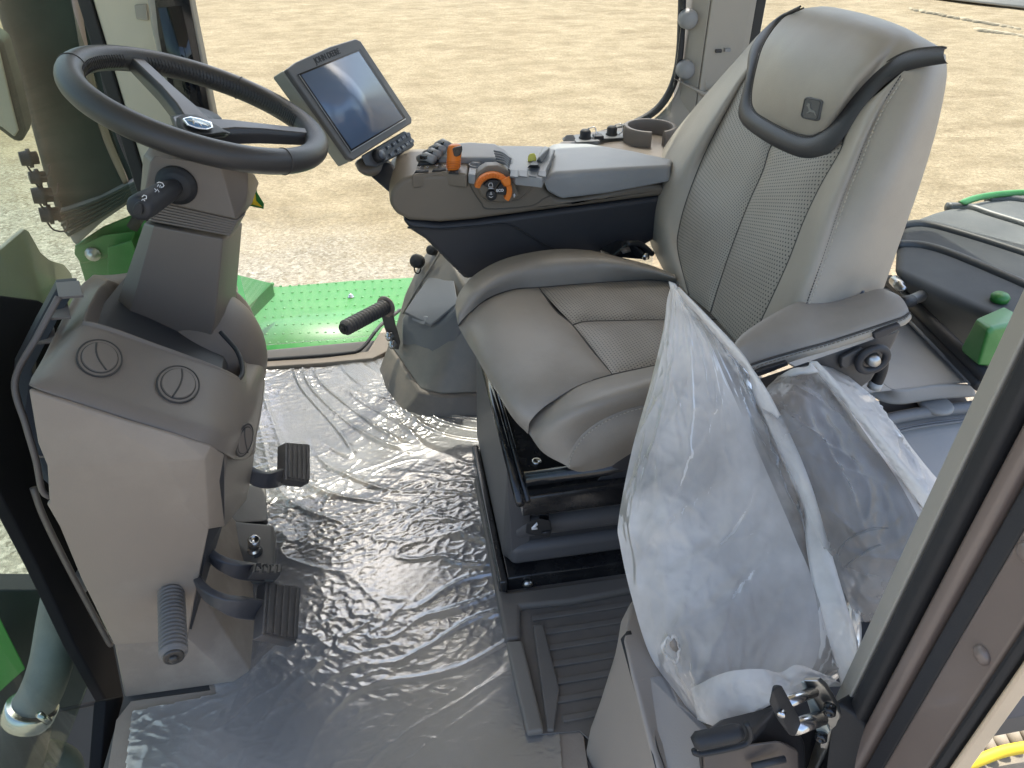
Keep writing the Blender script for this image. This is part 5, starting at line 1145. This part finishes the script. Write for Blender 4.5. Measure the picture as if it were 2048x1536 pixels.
ch = thing('cup_holder', 'dark taupe cup holder with a slotted front beside the seat headrest', 'cup holder', tuple(P(1300, 290, y=1.75)))
cc = P(1301, 250, z=.665); rx = .066
n = 40; vs, fs = [], []
for i in range(n+1):
    a = R(-62+i*(360-56)/n)-R(0); a = R(-75)+R(330)*i/n
    for (r, z_) in ((rx, .545), (rx, .655), (rx-.003, .665), (rx-.010, .665), (rx-.013, .655), (rx-.013, .545)):
        vs.append((cc.x+r*math.cos(a), cc.y+r*math.sin(a), z_))
for i in range(n):
    for k in range(5): fs.append([i*6+k, i*6+k+1, (i+1)*6+k+1, (i+1)*6+k])
fs += [list(range(6)), list(range(n*6, n*6+6))]
obj('cup_ring', vs, fs, BROWN, ch, bevel=.0015)
lathe('cup_floor', (cc.x, cc.y, .55), (cc.x, cc.y, .57), [(0, rx-.01), (.004, rx-.01), (.004, 0)], BLACKM, ch, n=30)
# grey sheet behind console / seat
rs = thing('rear_shelf', 'grey moulded shelf and rail behind the operator seat', 'shelf', (1.0, 1.1, .3))
SHG = pm('shelf_grey', (.27, .27, .265), .5, .05, 4, .2, 400, dirt=(.34, .33, .30), dirt_s=5, dirt_a=.4)
sp_ = Z([(1560, 800, .345), (1690, 690, .345), (1812, 626, .345), (1946, 762, .345), (1940, 772, .345), (1870, 768, .345), (1800, 777, .345), (1778, 772, .345), (1755, 742, .345), (1700, 760, .345)])
hull('shelf_top', Z([(1400, 640, .345), (1812, 626, .345), (1948, 764, .345), (1900, 768, .345), (1800, 778, .345), (1775, 770, .345), (1700, 790, .345)])+Z([(1812, 626, .30), (1400, 640, .30), (1700, 790, .30), (1948, 764, .3)]), SHG, rs, .006)
skin('shelf_step', [Z([(1700, 742, .347), (1752, 742, .347), (1772, 768, .346), (1800, 778, .346), (1870, 768, .346), (1945, 768, .346)]), Z([(1700, 800, .315), (1735, 790, .315), (1765, 803, .31), (1800, 806, .31), (1870, 796, .31), (1950, 790, .31)])], GREYP, rs, puff=.002, solid=.004, edge=1.5)
hull('shelf_recess', Z([(1690, 812, .27), (1760, 800, .29), (1930, 790, .29), (1950, 830, .25), (1760, 840, .25)]), BROWN, rs, .003)
a = P(1870, 812, z=.29); lathe('recess_cap', a, a+Vector((0, 0, .012)), [(0, .033), (.006, .033), (.010, .028), (.011, 0)], GREYP, rs, n=28)
tray = thing('side_tray', 'grey plastic tray with bluish rounded rim by the near door post', 'tray', tuple(P(1830, 850, z=.26)))
tube('tray_rim', catmull(Z([(1740, 850, .285), (1790, 836, .285), (1860, 824, .285), (1960, 812, .285)]), 20), .013, GREYD, tray, n=14)
for k in range(2): tube('tray_groove', catmull(Z([(1784, 868+k*6, .275), (1800, 858+k*5, .275), (1860, 846+k*5, .275), (1960, 834+k*4, .275)]), 20), .0025, GREYD, tray, n=8)
hull('tray_wall', Z([(1740, 845, .275), (1960, 818, .275), (1980, 1000, .20), (1860, 1030, .20), (1760, 900, .25)])+Z([(1740, 845, .15), (1960, 818, .15)]), SHG, tray, .006)
rl = thing('rear_window_rail', 'black rear window rail running behind the left armrest', 'rail', tuple(P(1870, 690, z=.36)))
tube('rail_bar', Z([(1770, 580, .36), (1960, 772, .36)]), .012, BLACKM, rl, n=10)
tube('rail_highlight', Z([(1790, 612, .357), (1946, 768, .357)]), .006, pm('slate_highlight', (.14, .15, .17), .25, .05, 4, .05, 100), rl, n=8)  # bluish highlight along the rail, built as a paler tube
tube('rail_seal', Z([(1776, 560, .38), (1975, 755, .38)]), .014, BLACKM, rl, n=10)
# hinge plate and strut outside rear window
hg = thing('window_hinge', 'black hinge plate with bolts and strut outside the rear window', 'hinge', tuple(P(1850, 620, z=.40)))
prism('hinge_plate', Y([(1795, 552, 1.30), (1830, 556, 1.30), (1896, 612, 1.22), (1900, 630, 1.22), (1884, 700, 1.20), (1840, 690, 1.25), (1790, 640, 1.30)]), (.02, .012, 0), BLACKG, hg, .004)
for (u, v) in ((1805, 572), (1863, 625)):
    a = P(u, v, y=1.24); lathe('hinge_bolt', a+Vector((0, .03, 0)), a+Vector((-.01, -.02, .0)), [(0, .012), (.03, .012), (.034, .008), (.048, .008), (.05, 0)], CHROME, hg, n=10)
tube('strut', [P(1775, 604, y=1.15), P(1815, 603, y=1.17), P(1842, 592, y=1.2)], [.009, .011, .013], CHROME, hg, n=14)
tube('strut_sleeve', [P(1800, 606, y=1.145), P(1822, 602, y=1.165)], .0135, BLACKM, hg, n=14)
# fender
fe = thing('rear_fender', 'dusty grey ribbed plastic rear fender outside with green rim', 'fender', (1.6, 1.6, .3))
FEN = pm('dusty_fender', (.09, .096, .098), .85, .15, 4, .15, 200, dirt=(.15, .155, .15), dirt_s=3, dirt_a=.6, spec=.15)
fo = [(1785, 478), (1798, 446), (1830, 431), (1860, 420), (1905, 408), (1960, 396), (2120, 372), (2300, 372), (2300, 640), (2110, 640), (2000, 640), (1960, 602), (1900, 580), (1840, 548), (1780, 540)]
hull('fender_shell', [P(a, b_, z=.45) for a, b_ in fo]+[P(1950, 640, z=.40), P(1900, 605, z=.42), P(1990, 690, z=.30), P(1880, 690, z=.25), P(2300, 700, z=.25), P(1960, 760, z=.15)], FEN, fe, .03, 5)
for pts in ([(1799, 452), (1850, 450), (1928, 470), (2048, 508), (2120, 535)], [(1893, 414), (1940, 416), (1983, 430), (2048, 450), (2120, 475)], [(1790, 490), (1840, 492), (1904, 510), (2024, 560), (2090, 590)], [(1975, 400), (2014, 398), (2060, 404), (2120, 418)]):
    tube('fender_rib', catmull([P(a, b_, z=.450) for a, b_ in pts], 30), .012, pm('fender_rib_dark', (.045, .05, .05), .45, .1, 5, .1, 200) if 'fender_rib_dark' not in bpy.data.materials else bpy.data.materials['fender_rib_dark'], fe, n=10)
strip('fender_rim', [P(a, b_, z=.47) for a, b_ in ((1915, 404), (1950, 392), (2000, 384), (2060, 381), (2150, 385))], [P(a, b_, z=.46) for a, b_ in ((1928, 410), (1960, 400), (2005, 393), (2060, 390), (2150, 395))], GREEN, fe, puff=.002, solid=.004, nu=5)
gb = thing('green_lamp_box', 'green painted box with round knob outside by the near door post', 'box', tuple(P(1960, 690, z=.3)))
hull('box_shell', Y([(1952, 637, 1.0), (2010, 612, 1.05), (2060, 640, 1.0), (1978, 656, .95), (1918, 702, 1.02), (1955, 732, .95), (2040, 740, .95)]), GREEN, gb, .008)
a = P(2000, 596, y=1.1); lathe('round_knob', a-Vector((0, 0, .02)), a+Vector((0, 0, .01)), [(0, .008), (.012, .008), (.014, .017), (.024, .018), (.03, .013), (.032, 0)], GREEN, gb, n=20)

# ================================================================= RIBBED STEP FLOOR beside passenger seat
rf = thing('ribbed_mat', 'ribbed brown rubber mat between suspension base and passenger seat box', 'floor mat', (.28, .74, 0))
prism('mat_sheet', Z([(1000, 1150, .009), (1300, 1130, .009), (1300, 1200, .009), (1190, 1490, .009), (1160, 1462, .009), (1062, 1470, .009)]), (0, 0, -.004), RIBM, rf, .001)
for k in range(8):
    y = .865-k*.034; x0_ = .185+.0*k
    m_ = box('raised_rib', .182+.002*k, .40, y-.006, y+.006, .008, .0135, RIBM, rf, .002)
prism('rib_border', Z([(1066, 1256, .010), (1086, 1254, .010), (1118, 1384, .010), (1108, 1466, .010), (1094, 1466, .010)]), (0, 0, .010), RIBM, rf, .003)
prism('step_edge', Z([(1012, 1292, .010), (1044, 1290, .010), (1088, 1470, .010), (1054, 1476, .010)]), (0, 0, .016), pm('worn_edge', (.17, .15, .125), .6, .1, 6, .2, 300), rf, .005)
prism('base_ledge', Z([(948, 966, .004), (968, 958, .004), (1012, 1196, .004), (1130, 1180, .004), (1270, 1160, .004), (1275, 1190, .004), (1140, 1215, .004), (1040, 1225, .004), (1040, 1290, .004), (1010, 1292, .004)]), (0, 0, .02), RIBM, rf, .008, 4)

# ================================================================= PASSENGER SEAT BOX
bx = thing('seat_pedestal', 'taupe box with a black slot under the plastic wrapped passenger seat', 'seat base', (.4, .5, 0))
TB = pm('box_taupe', (.27, .235, .20), .55, .05, 4, .25, 450)
F1 = Y([(1262, 1198, .63), (1246, 1240, .615), (1226, 1310, .60), (1198, 1400, .585), (1178, 1455, .575), (1168, 1500, .57), (1180, 1640, .53), (1342, 1640, .37), (1302, 1500, .43), (1262, 1350, .50), (1243, 1282, .545)])
prism('slot_panel', F1, (.06, .02, -.02), TB, bx, .008, 4)
F2 = Y([(1262, 1198, .63), (1250, 1262, .568), (1249, 1280, .55), (1272, 1350, .508), (1312, 1500, .428), (1355, 1640, .365), (1560, 1640, .345), (1480, 1540, .37), (1420, 1460, .43), (1370, 1400, .47), (1320, 1310, .53), (1290, 1235, .60)])
prism('front_panel', F2, (.08, .05, -.03), TB, bx, .018, 5)
prism('slot_gap', back_off(Y([(1241, 1278, .556), (1249, 1276, .556), (1315, 1510, .43), (1350, 1640, .375), (1338, 1640, .375), (1304, 1510, .43)]), -.007), (.012, .01, 0), BLACKM, bx, 0)
hull('box_body', [p+Vector((.05, .05, -.02)) for p in F2]+[Vector((.75, .7, .3)), Vector((.75, .45, .3)), Vector((.75, .7, 0)), Vector((.45, .7, 0))], CHAR, bx, .01)
# ================================================================= PASSENGER SEAT (inside the bags)
ps = thing('folded_leather_seat', 'folded brown leather passenger seat inside the clear plastic bags', 'seat', (.45, .6, .3))
LP = leather('brown_leather', (.125, .105, .088), dirt_a=.3)
K1_ = Y([(1362, 690, .75), (1450, 745, .735), (1520, 872, .69), (1585, 1015, .63), (1635, 1150, .57), (1655, 1260, .52), (1600, 1330, .48), (1470, 1350, .46), (1385, 1330, .49), (1330, 1230, .55), (1292, 1070, .63), (1312, 860, .71)])
hull('folded_backrest', back_off(K1_, .03)+[p+Vector((.06, .05, -.03)) for p in back_off(K1_, .04)], LP, ps, .022, 6)
tube('backrest_piping', catmull(back_off(Y([(1432, 750, .735), (1502, 882, .69), (1564, 1022, .63), (1620, 1152, .57), (1636, 1262, .52)]), .024), 40), .0055, LP, ps, n=10)
tube('backrest_seam_line', catmull(back_off(Y([(1640, 1090, .57), (1634, 1160, .55), (1628, 1240, .525)]), .02), 20), .0015, SEAM, ps, n=6)
A_ = [(1566, 762, .82), (1536, 806, .755), (1572, 900, .675), (1622, 1010, .615), (1672, 1120, .565), (1730, 1245, .515)]
B_ = [(1602, 744, .815), (1606, 806, .735), (1648, 904, .665), (1700, 1004, .605), (1750, 1114, .555), (1800, 1234, .505)]
C_ = [(1636, 740, .83), (1684, 806, .765), (1735, 886, .705), (1790, 966, .645), (1840, 1056, .585), (1890, 1156, .535)]
D_ = [(1668, 752, .87), (1738, 812, .835), (1790, 876, .795), (1840, 960, .735), (1900, 1050, .675), (1960, 1120, .61)]
def Yb(pts): return Y([(a, b_, .45+(c-.45)*.8) for a, b_, c in pts])
def Yo(pts, d=0): return back_off(Yb(pts), d)
skin('folded_cushion', [Yo(A_, .03), Yo(B_, .012), Yo(C_, .012), Yo(D_, .03)], LP, ps, nv=50, nu=10, puff=.008, wr=.006, wrs=8)
for pts in ([(1662, 1140, .555), (1690, 1085, .575), (1740, 1060, .575), (1800, 1055, .58)], [(1545, 860, .72), (1620, 850, .70), (1690, 862, .72)], [(1668, 1160, .545), (1700, 1125, .555), (1760, 1090, .565), (1830, 1085, .57)]):
    tube('cushion_seam', catmull(Yo(pts, .004), 24), .0015, SEAM, ps, n=6)

# ================================================================= PLASTIC BAGS
def ridge(x, y_, z_=0, k=2.2): return max(0, 1-abs(noise.noise(Vector((x, y_, z_))))*k)
BAG = film('milky_bag_film', body=.70, rgb=(.88, .85, .81), rough=.46, bumps=(((14, 14, 30), .22, .006), (60, .12, .003)), fres=1.20, var=.2, vscale=7, transl=.4)
BAG2 = film('clear_bag_film', body=.24, rgb=(.85, .82, .78), rough=.28, bumps=(((18, 18, 30), .3, .006), (60, .18, .003)), fres=1.38, var=.09, vscale=9, transl=.4)
BAGM = film('side_bag_film', body=.42, rgb=(.86, .83, .79), rough=.42, bumps=(((18, 18, 30), .15, .005),), fres=1.22, var=.22, vscale=10, transl=.4)
BAGW = film('doubled_bag_film', body=.78, rgb=(.90, .88, .84), rough=.34, bumps=((26, .25, .005),), fres=1.28, var=.2, vscale=12, transl=.5)
bg1 = thing('plastic_bag', 'milky torn plastic bag over the upright part of the passenger seat', 'plastic bag', tuple(P(1440, 1450, y=.4)), 'plastic bags over the passenger seat')
def crease(s, t, cr):
    f = 0
    for (s0, t0, s1, t1, h, wd) in cr:
        ds, dt = s1-s0, (t1-t0)*.45; ps, pt = s-s0, (t-t0)*.45
        L2 = ds*ds+dt*dt; k = max(0, min(1, (ps*ds+pt*dt)/L2)); bowv = .03*math.sin(math.pi*k)
        d = abs((ps*dt-pt*ds)/math.sqrt(L2)+bowv) if 0 < k < 1 else math.hypot(ps-k*ds, pt-k*dt)
        f += h*math.exp(-(d/wd)**2)*math.sin(math.pi*min(1, .1+k*.9))
    return f
CR1 = [(.06, .35, .55, .10, .007, .009), (.08, .55, .62, .30, .008, .010), (.1, .8, .4, .72, .005, .007), (.42, .99, .72, .16, .012, .012), (.54, .99, .82, .22, .010, .011), (.50, .95, .60, .60, .005, .006), (.62, .97, .92, .5, .006, .009), (.22, .95, .30, .55, .004, .005), (.70, .92, .96, .82, .005, .007), (.33, .12, .78, .03, .005, .007), (.9, .05, .93, .92, .006, .008), (.3, .98, .52, .86, .004, .005), (.78, .3, .95, .2, .004, .006), (.47, .3, .60, .62, .004, .006), (.12, .2, .5, .55, .004, .006)]
def w1(p, s, t):
    f = .009*ridge(t*3.4-s*1.0+noise.noise(p*5)*.5, s*1.6, 2, 2.6)**4*max(0, 1-s*1.1)
    f += .008*ridge(s*5.5+t*2.6+noise.noise(p*4)*.5, t*.8, 5, 2.6)**4*min(1, s*1.8)
    f += .0035*ridge(t*9+s*5, s*7, 8, 2.2)**4+.004*noise.noise(p*9)
    f += .0022*ridge(p.x*38, p.z*38, p.y*30, 2.4)**3
    if t < 1: f += crease(s, t, CR1)
    return f
Lc = [(1344, 566, .75), (1334, 600, .75), (1326, 660, .748), (1300, 770, .73), (1264, 900, .69), (1237, 1040, .65), (1240, 1090, .63), (1262, 1190, .585), (1300, 1310, .525), (1352, 1385, .48), (1392, 1440, .445)]
Mc = [(1346, 568, .745), (1350, 605, .742), (1352, 665, .73), (1345, 770, .70), (1330, 900, .66), (1318, 1040, .615), (1330, 1100, .595), (1360, 1200, .545), (1390, 1305, .49), (1412, 1390, .45), (1430, 1452, .42)]
Nc = [(1349, 570, .742), (1364, 608, .738), (1385, 665, .722), (1405, 770, .69), (1425, 900, .65), (1440, 1040, .605), (1455, 1100, .58), (1480, 1200, .53), (1490, 1305, .475), (1488, 1390, .44), (1460, 1447, .415)]
Rc = [(1352, 572, .742), (1376, 612, .738), (1415, 675, .722), (1455, 765, .69), (1508, 885, .645), (1568, 1022, .59), (1592, 1080, .565), (1624, 1160, .53), (1640, 1270, .475), (1620, 1345, .44), (1545, 1402, .415)]
Ec = [(1356, 576, .744), (1392, 622, .742), (1440, 690, .74), (1508, 765, .725), (1570, 870, .69), (1640, 1010, .63), (1670, 1080, .60), (1700, 1165, .56), (1722, 1240, .52), (1712, 1320, .47), (1640, 1385, .43)]
skin('bag_front', [Y(Lc), Y(Mc), Y(Nc), Y(Rc)], BAG, bg1, nv=150, nu=26, puff=.004, wfun=w1, edge=1.5)
skin('bag_side', [Y(Rc), [a.lerp(b_, .5)+(EYE-a).normalized()*.004 for a, b_ in zip(Y(Rc), Y(Ec))], Y(Ec)], BAGM, bg1, nv=120, nu=14, puff=.002, wfun=w1, edge=1.5)
# back half of the bag bulging at left edge
if False: skin('bag_rear', [Y(Lc), [p+Vector((.03, .06, 0)) for p in Y(Mc)], [p+Vector((.02, .05, 0)) for p in Y(Rc)]], BAG, bg1, nv=60, nu=10, puff=.0)
fl1 = [(1352, 576, .735), (1400, 632, .73), (1462, 706, .715), (1498, 745, .705), (1512, 800, .685), (1560, 900, .645), (1605, 1000, .60), (1615, 1100, .555), (1640, 1230, .50), (1672, 1330, .45), (1684, 1372, .43)]
fl2 = [(1358, 574, .725), (1412, 628, .718), (1480, 700, .70), (1506, 738, .69), (1540, 790, .67), (1590, 890, .63), (1626, 980, .59), (1655, 1080, .548), (1690, 1200, .495), (1718, 1300, .44), (1705, 1376, .42)]
skin('bag_seam_flap', [Y(fl1), Y(fl2)], BAGW, bg1, nv=120, nu=8, puff=.003, wfun=lambda p, s, t: .004*ridge(s*26, t*1.5, 7, 2)**2*t, edge=2, solid=.0006)
tube('heat_seam', catmull(Y(fl1), 80), .0011, BAGW, bg1, n=6)
# peaked ears at top, knot of folds
skin('bag_peak', [Y([(1338, 562, .752), (1346, 590, .75), (1352, 610, .746)]), Y([(1352, 568, .742), (1372, 604, .738), (1400, 640, .73)])], BAGW, bg1, nv=20, nu=6, puff=.003, solid=.0006)
skin('bag_bottom_fold', [Y([(1382, 1376, .46), (1450, 1345, .435), (1520, 1338, .42), (1560, 1345, .42), (1600, 1330, .42), (1668, 1362, .42)]), Y([(1395, 1440, .44), (1440, 1455, .41), (1480, 1445, .405), (1545, 1408, .40), (1620, 1378, .405), (1690, 1372, .42)])], BAG, bg1, nv=70, nu=10, puff=.006, wfun=lambda p, s, t: .006*ridge(s*12, t*4, 3, 2.2)**2)
# torn hole rim
hp_ = []
for k in range(22):
    a = 2*math.pi*k/22; r = 1+random.uniform(-.25, .25); hp_.append((1342+15*r*math.cos(a), 1298+24*r*math.sin(a), .492))
tr_ = prism('torn_hole', [p+(EYE-p).normalized()*.006 for p in Y([(1345+(u-1342)*.55+4, 1290+(v-1298)*.6, y_) for u, v, y_ in hp_])], (0, .0004, 0), TB, bg1, 0)
tube('torn_rim', [p+(EYE-p).normalized()*.007 for p in Y(hp_)], [random.uniform(.0012, .003) for _ in hp_], BAGW, bg1, n=6, closed=True)

bg2 = thing('plastic_bag', 'clearer shiny plastic bag over the rounded passenger seat cushion', 'plastic bag', tuple(P(1740, 1240, y=.45)), 'plastic bags over the passenger seat')
CR2 = [(.1, .1, .3, .9, .004, .006), (.2, .05, .5, .8, .005, .006), (.35, .1, .6, .95, .004, .006), (.3, .5, .75, .45, .006, .008), (.55, .2, .8, .5, .005, .007), (.15, .6, .45, .95, .004, .006), (.7, .1, .9, .9, .004, .007)]
def w2(p, s, t):
    f = .006*ridge(s*7+noise.noise(p*8)*1.0, t*3, 2, 2.2)**3
    f += .004*ridge(s*16, t*9+s*6, 8, 2.2)**2
    return f*.6+crease(s, t, CR2)
A2 = [(1556, 752, .83), (1522, 800, .745), (1556, 900, .665), (1606, 1010, .605), (1658, 1120, .555), (1716, 1245, .505)]
B2 = [(1598, 735, .81), (1602, 800, .725), (1642, 900, .655), (1692, 1000, .595), (1742, 1110, .545), (1792, 1230, .495)]
C2_ = [(1632, 728, .825), (1684, 800, .755), (1740, 880, .695), (1795, 960, .635), (1845, 1050, .575), (1895, 1150, .525)]
D2 = [(1660, 735, .86), (1705, 775, .83), (1765, 850, .78), (1815, 930, .72), (1868, 1020, .65), (1930, 1110, .59)]
E2_ = [(1672, 738, .88), (1742, 790, .85), (1790, 852, .81), (1866, 948, .75), (1930, 1010, .69), (1990, 1080, .63)]
skin('bag_front', [Yb(A2), Yb(B2), Yb(C2_)], BAG2, bg2, nv=110, nu=20, puff=.003, wfun=w2, edge=1.5)
skin('bag_side', [Yb(C2_), Yb(D2), Yb(E2_)], BAG, bg2, nv=110, nu=14, puff=.003, wfun=w2, edge=1.5)
skin('bag_seam_flap', [Yb([(1616, 722, .80), (1660, 772, .77), (1715, 838, .72), (1770, 910, .67), (1815, 975, .63), (1860, 1040, .59)]), Yb([(1634, 722, .79), (1674, 764, .76), (1730, 830, .71), (1786, 900, .66), (1840, 965, .62), (1900, 1030, .58)])], BAGW, bg2, nv=80, nu=6, puff=.003, wfun=lambda p, s, t: .004*ridge(s*18, t*1.5, 7, 2)**2*t, solid=.0006)
skin('bag_ear', [Yb([(1560, 752, .82), (1585, 738, .80), (1614, 734, .79), (1620, 722, .79)]), Yb([(1566, 775, .80), (1592, 752, .785), (1618, 748, .78), (1640, 745, .78)])], BAGW, bg2, nv=20, nu=6, puff=.004, solid=.0006)

# ================================================================= NEAR DOOR POST, LATCH
dp = thing('near_door_post', 'near door post of beige trim, black seals and brown painted steel', 'pillar', (.46, .34, 0))
def yat(u, v, x): return P(u, v, x=x).y
yl = [P(1891, 900, x=.472).y, P(1935, 900, x=.448).y, P(1996, 900, x=.45).y, P(2048, 926, x=.455).y, P(2048, 1045, x=.455).y, P(2048, 1246, x=.452).y, P(2048, 1308, x=.452).y, P(2048, 1343, x=.452).y]
Zb, Zt = -.05, 1.6
def post(name, y0, y1, x, dx, mat, bev=.003, xs=None):
    xa_, xb_ = xs or (x, x)
    return prism(name, [(xb_, y1+.0012, Zb), (xa_, y0-.0012, Zb), (xa_+dx, y0-.0012, Zb), (xb_+dx, y1+.0012, Zb)], (0, 0, Zt-Zb), mat, dp, bev, 3)
post('beige_trim', yl[0], yl[1], .46, .06, PILLAR, .004, (.474, .450))
post('door_seal', yl[1], yl[2], .449, .05, BLACKM, .006)
post('painted_channel', yl[2], yl[3], .456, .05, BRONZE, .006)
post('gutter_seal', yl[3], yl[4], .462, .05, CHAR, .004)
post('painted_flange', yl[4], yl[5], .455, .04, BRONZE, .004)
post('outer_rubber', yl[5], yl[6], .450, .03, BLACKM, .005)
post('outer_edge', yl[6], yl[7], .453, .02, pm('cream_edge_sun_tint', (.55, .42, .28), .4, .1, 10), .003)  # cream edge strip with sunlight put into its warm colour
if False: tube('channel_groove', [(.4545, (yl[2]+yl[3])/2, Zb), (.4545, (yl[2]+yl[3])/2, Zt)], .003, BRONZE, dp, n=8)
for (u, v) in ((1963, 1310), (2052, 1105)):
    a = P(u, v, x=.454); lathe('dome_plug', a+Vector((.004, 0, 0)), a+Vector((-.004, 0, 0)), [(0, .0085), (.005, .0085), (.008, .005), (.0085, 0)], BRONZE, dp, n=20)
# foot of post
hull('post_foot', Y([(1668, 1402, .375), (1712, 1430, .36), (1735, 1455, .35), (1700, 1640, .32), (1640, 1640, .33), (1655, 1500, .36)])+[Vector((.5, .36, .1)), Vector((.5, .4, .4))], BLACKM, dp, .004)
st = thing('door_striker', 'zinc door striker plate with two steel bars and a black end cap', 'latch', tuple(P(1640, 1430, y=.37)))
SY = .365
prism('striker_plate', Y([(1604, 1361, SY+.02), (1634, 1361, SY+.015), (1650, 1376, SY+.01), (1682, 1432, SY), (1674, 1452, SY), (1656, 1499, SY-.005), (1640, 1497, SY), (1636, 1460, SY+.005)]), (.006, .004, 0), CHROME, st, .0015)
prism('plate_bevel', Y([(1604, 1361, SY+.0195), (1610, 1363, SY+.018), (1662, 1460, SY-.002), (1658, 1466, SY-.002), (1636, 1462, SY+.003)]), (-.002, -.001, 0), pm('pale_zinc', (.55, .6, .56), .3, .1, 20, .1, 100, metal=.7), st, .0005)
tube('striker_bar', [P(1570, 1406, y=SY-.012), P(1628, 1383, y=SY+.012)], .0058, STEEL, st, n=18)
tube('striker_bar', [P(1590, 1454, y=SY-.022), P(1642, 1436, y=SY+.002)], .0082, STEEL, st, n=20)
hull('end_cap', [P(a, b_, y=SY-.022)+Vector((dx, 0, 0)) for a, b_ in ((1546, 1370), (1556, 1371), (1592, 1436), (1600, 1462), (1596, 1470), (1583, 1472), (1558, 1440), (1540, 1402)) for dx in (0, .004)]+[P(a-4, b_+3, y=SY-.032) for a, b_ in ((1548, 1376), (1583, 1468), (1542, 1402), (1560, 1438))], BLACKM, st, .002)
a = P(1560, 1432, y=SY-.036); lathe('cap_screw', a+Vector((.004, .004, 0)), a+Vector((-.001, -.002, .0)), [(0, .004), (.005, .004), (.006, .002), (.006, 0)], STEEL, st, n=14)
for (u, v) in ((1658, 1428), (1641, 1480)):
    a = P(u, v, y=SY-.006); lathe('plate_screw', a+Vector((.006, .008, 0)), a+Vector((-.003, -.004, 0)), [(0, .0068), (.009, .0068), (.011, .005), (.011, .003), (.009, .0026), (.009, 0)], BLACKG, st, n=18)
lk = thing('door_latch_box', 'black plastic door latch box with grip handle under the bag', 'latch box', tuple(P(1480, 1500, y=.37)))
LATCH_REFL = pm('latch_brown_reflection', (.085, .066, .055), .38, .1, 6, .1, 200)  # brown reflection on the black latch box, put into the face colour
LB2 = pm('latch_black', (.03, .027, .026), .35, .1, 8, .1, 200)
hull('latch_case', Y([(1398, 1468, .385), (1440, 1438, .40), (1560, 1408, .40), (1610, 1480, .375), (1590, 1510, .36), (1500, 1480, .36), (1395, 1500, .365), (1410, 1640, .33), (1620, 1640, .33)])+[Vector((.45, .42, .2)), Vector((.33, .42, .25))], LB2, lk, .006)
hull('latch_face', Y([(1405, 1506, .358), (1500, 1487, .352), (1560, 1480, .354), (1596, 1500, .352), (1600, 1640, .32), (1412, 1640, .32)])+Y([(1405, 1510, .37), (1596, 1500, .37)]), LATCH_REFL, lk, .004)
tube('grip_handle', Y([(1386, 1486, .35), (1396, 1482, .35), (1470, 1466, .352), (1482, 1462, .353)]), [.006, .0095, .0095, .007], BLACKM, lk, n=20)
tube('handle_guard', catmull(Y([(1388, 1500, .348), (1400, 1508, .346), (1480, 1492, .348), (1498, 1480, .35), (1500, 1462, .352), (1492, 1446, .355)]), 24), .0032, BLACKM, lk, n=8)
tube('lower_slot', Y([(1505, 1533, .338), (1570, 1518, .338)]), .004, CHAR, lk, n=8)
# tyre and yellow rim below, bottom right
ty = thing('tractor_tyre', 'dusty tractor tyre with yellow rim edge at the bottom right corner', 'wheel', tuple(P(2010, 1490, z=-1.2)))
TY = pm('dusty_tyre', (.24, .21, .165), .85, .2, 8, .3, 120, dirt=(.35, .3, .2), dirt_s=8, dirt_a=.7)
hull('tyre_wall', [P(a, b_, z=-1.25) for a, b_ in ((1930, 1500), (1960, 1462), (2010, 1425), (2080, 1400), (2120, 1560), (1900, 1560))]+[P(a, b_, z=-1.42) for a, b_ in ((1930, 1500), (2080, 1400), (2120, 1560), (1900, 1560))], TY, ty, .02)
for k in range(6):
    a, b_ = P(1945+k*24, 1488-k*12, z=-1.22), P(1962+k*24, 1520-k*10, z=-1.22); tube('tread_lug', [a, b_], .024, TY, ty, n=8)
tube('yellow_rim', catmull([P(a, b_, z=-1.18) for a, b_ in ((1900, 1545), (1960, 1520), (2010, 1502), (2080, 1490))], 20), .018, YELLOW, ty, n=12)
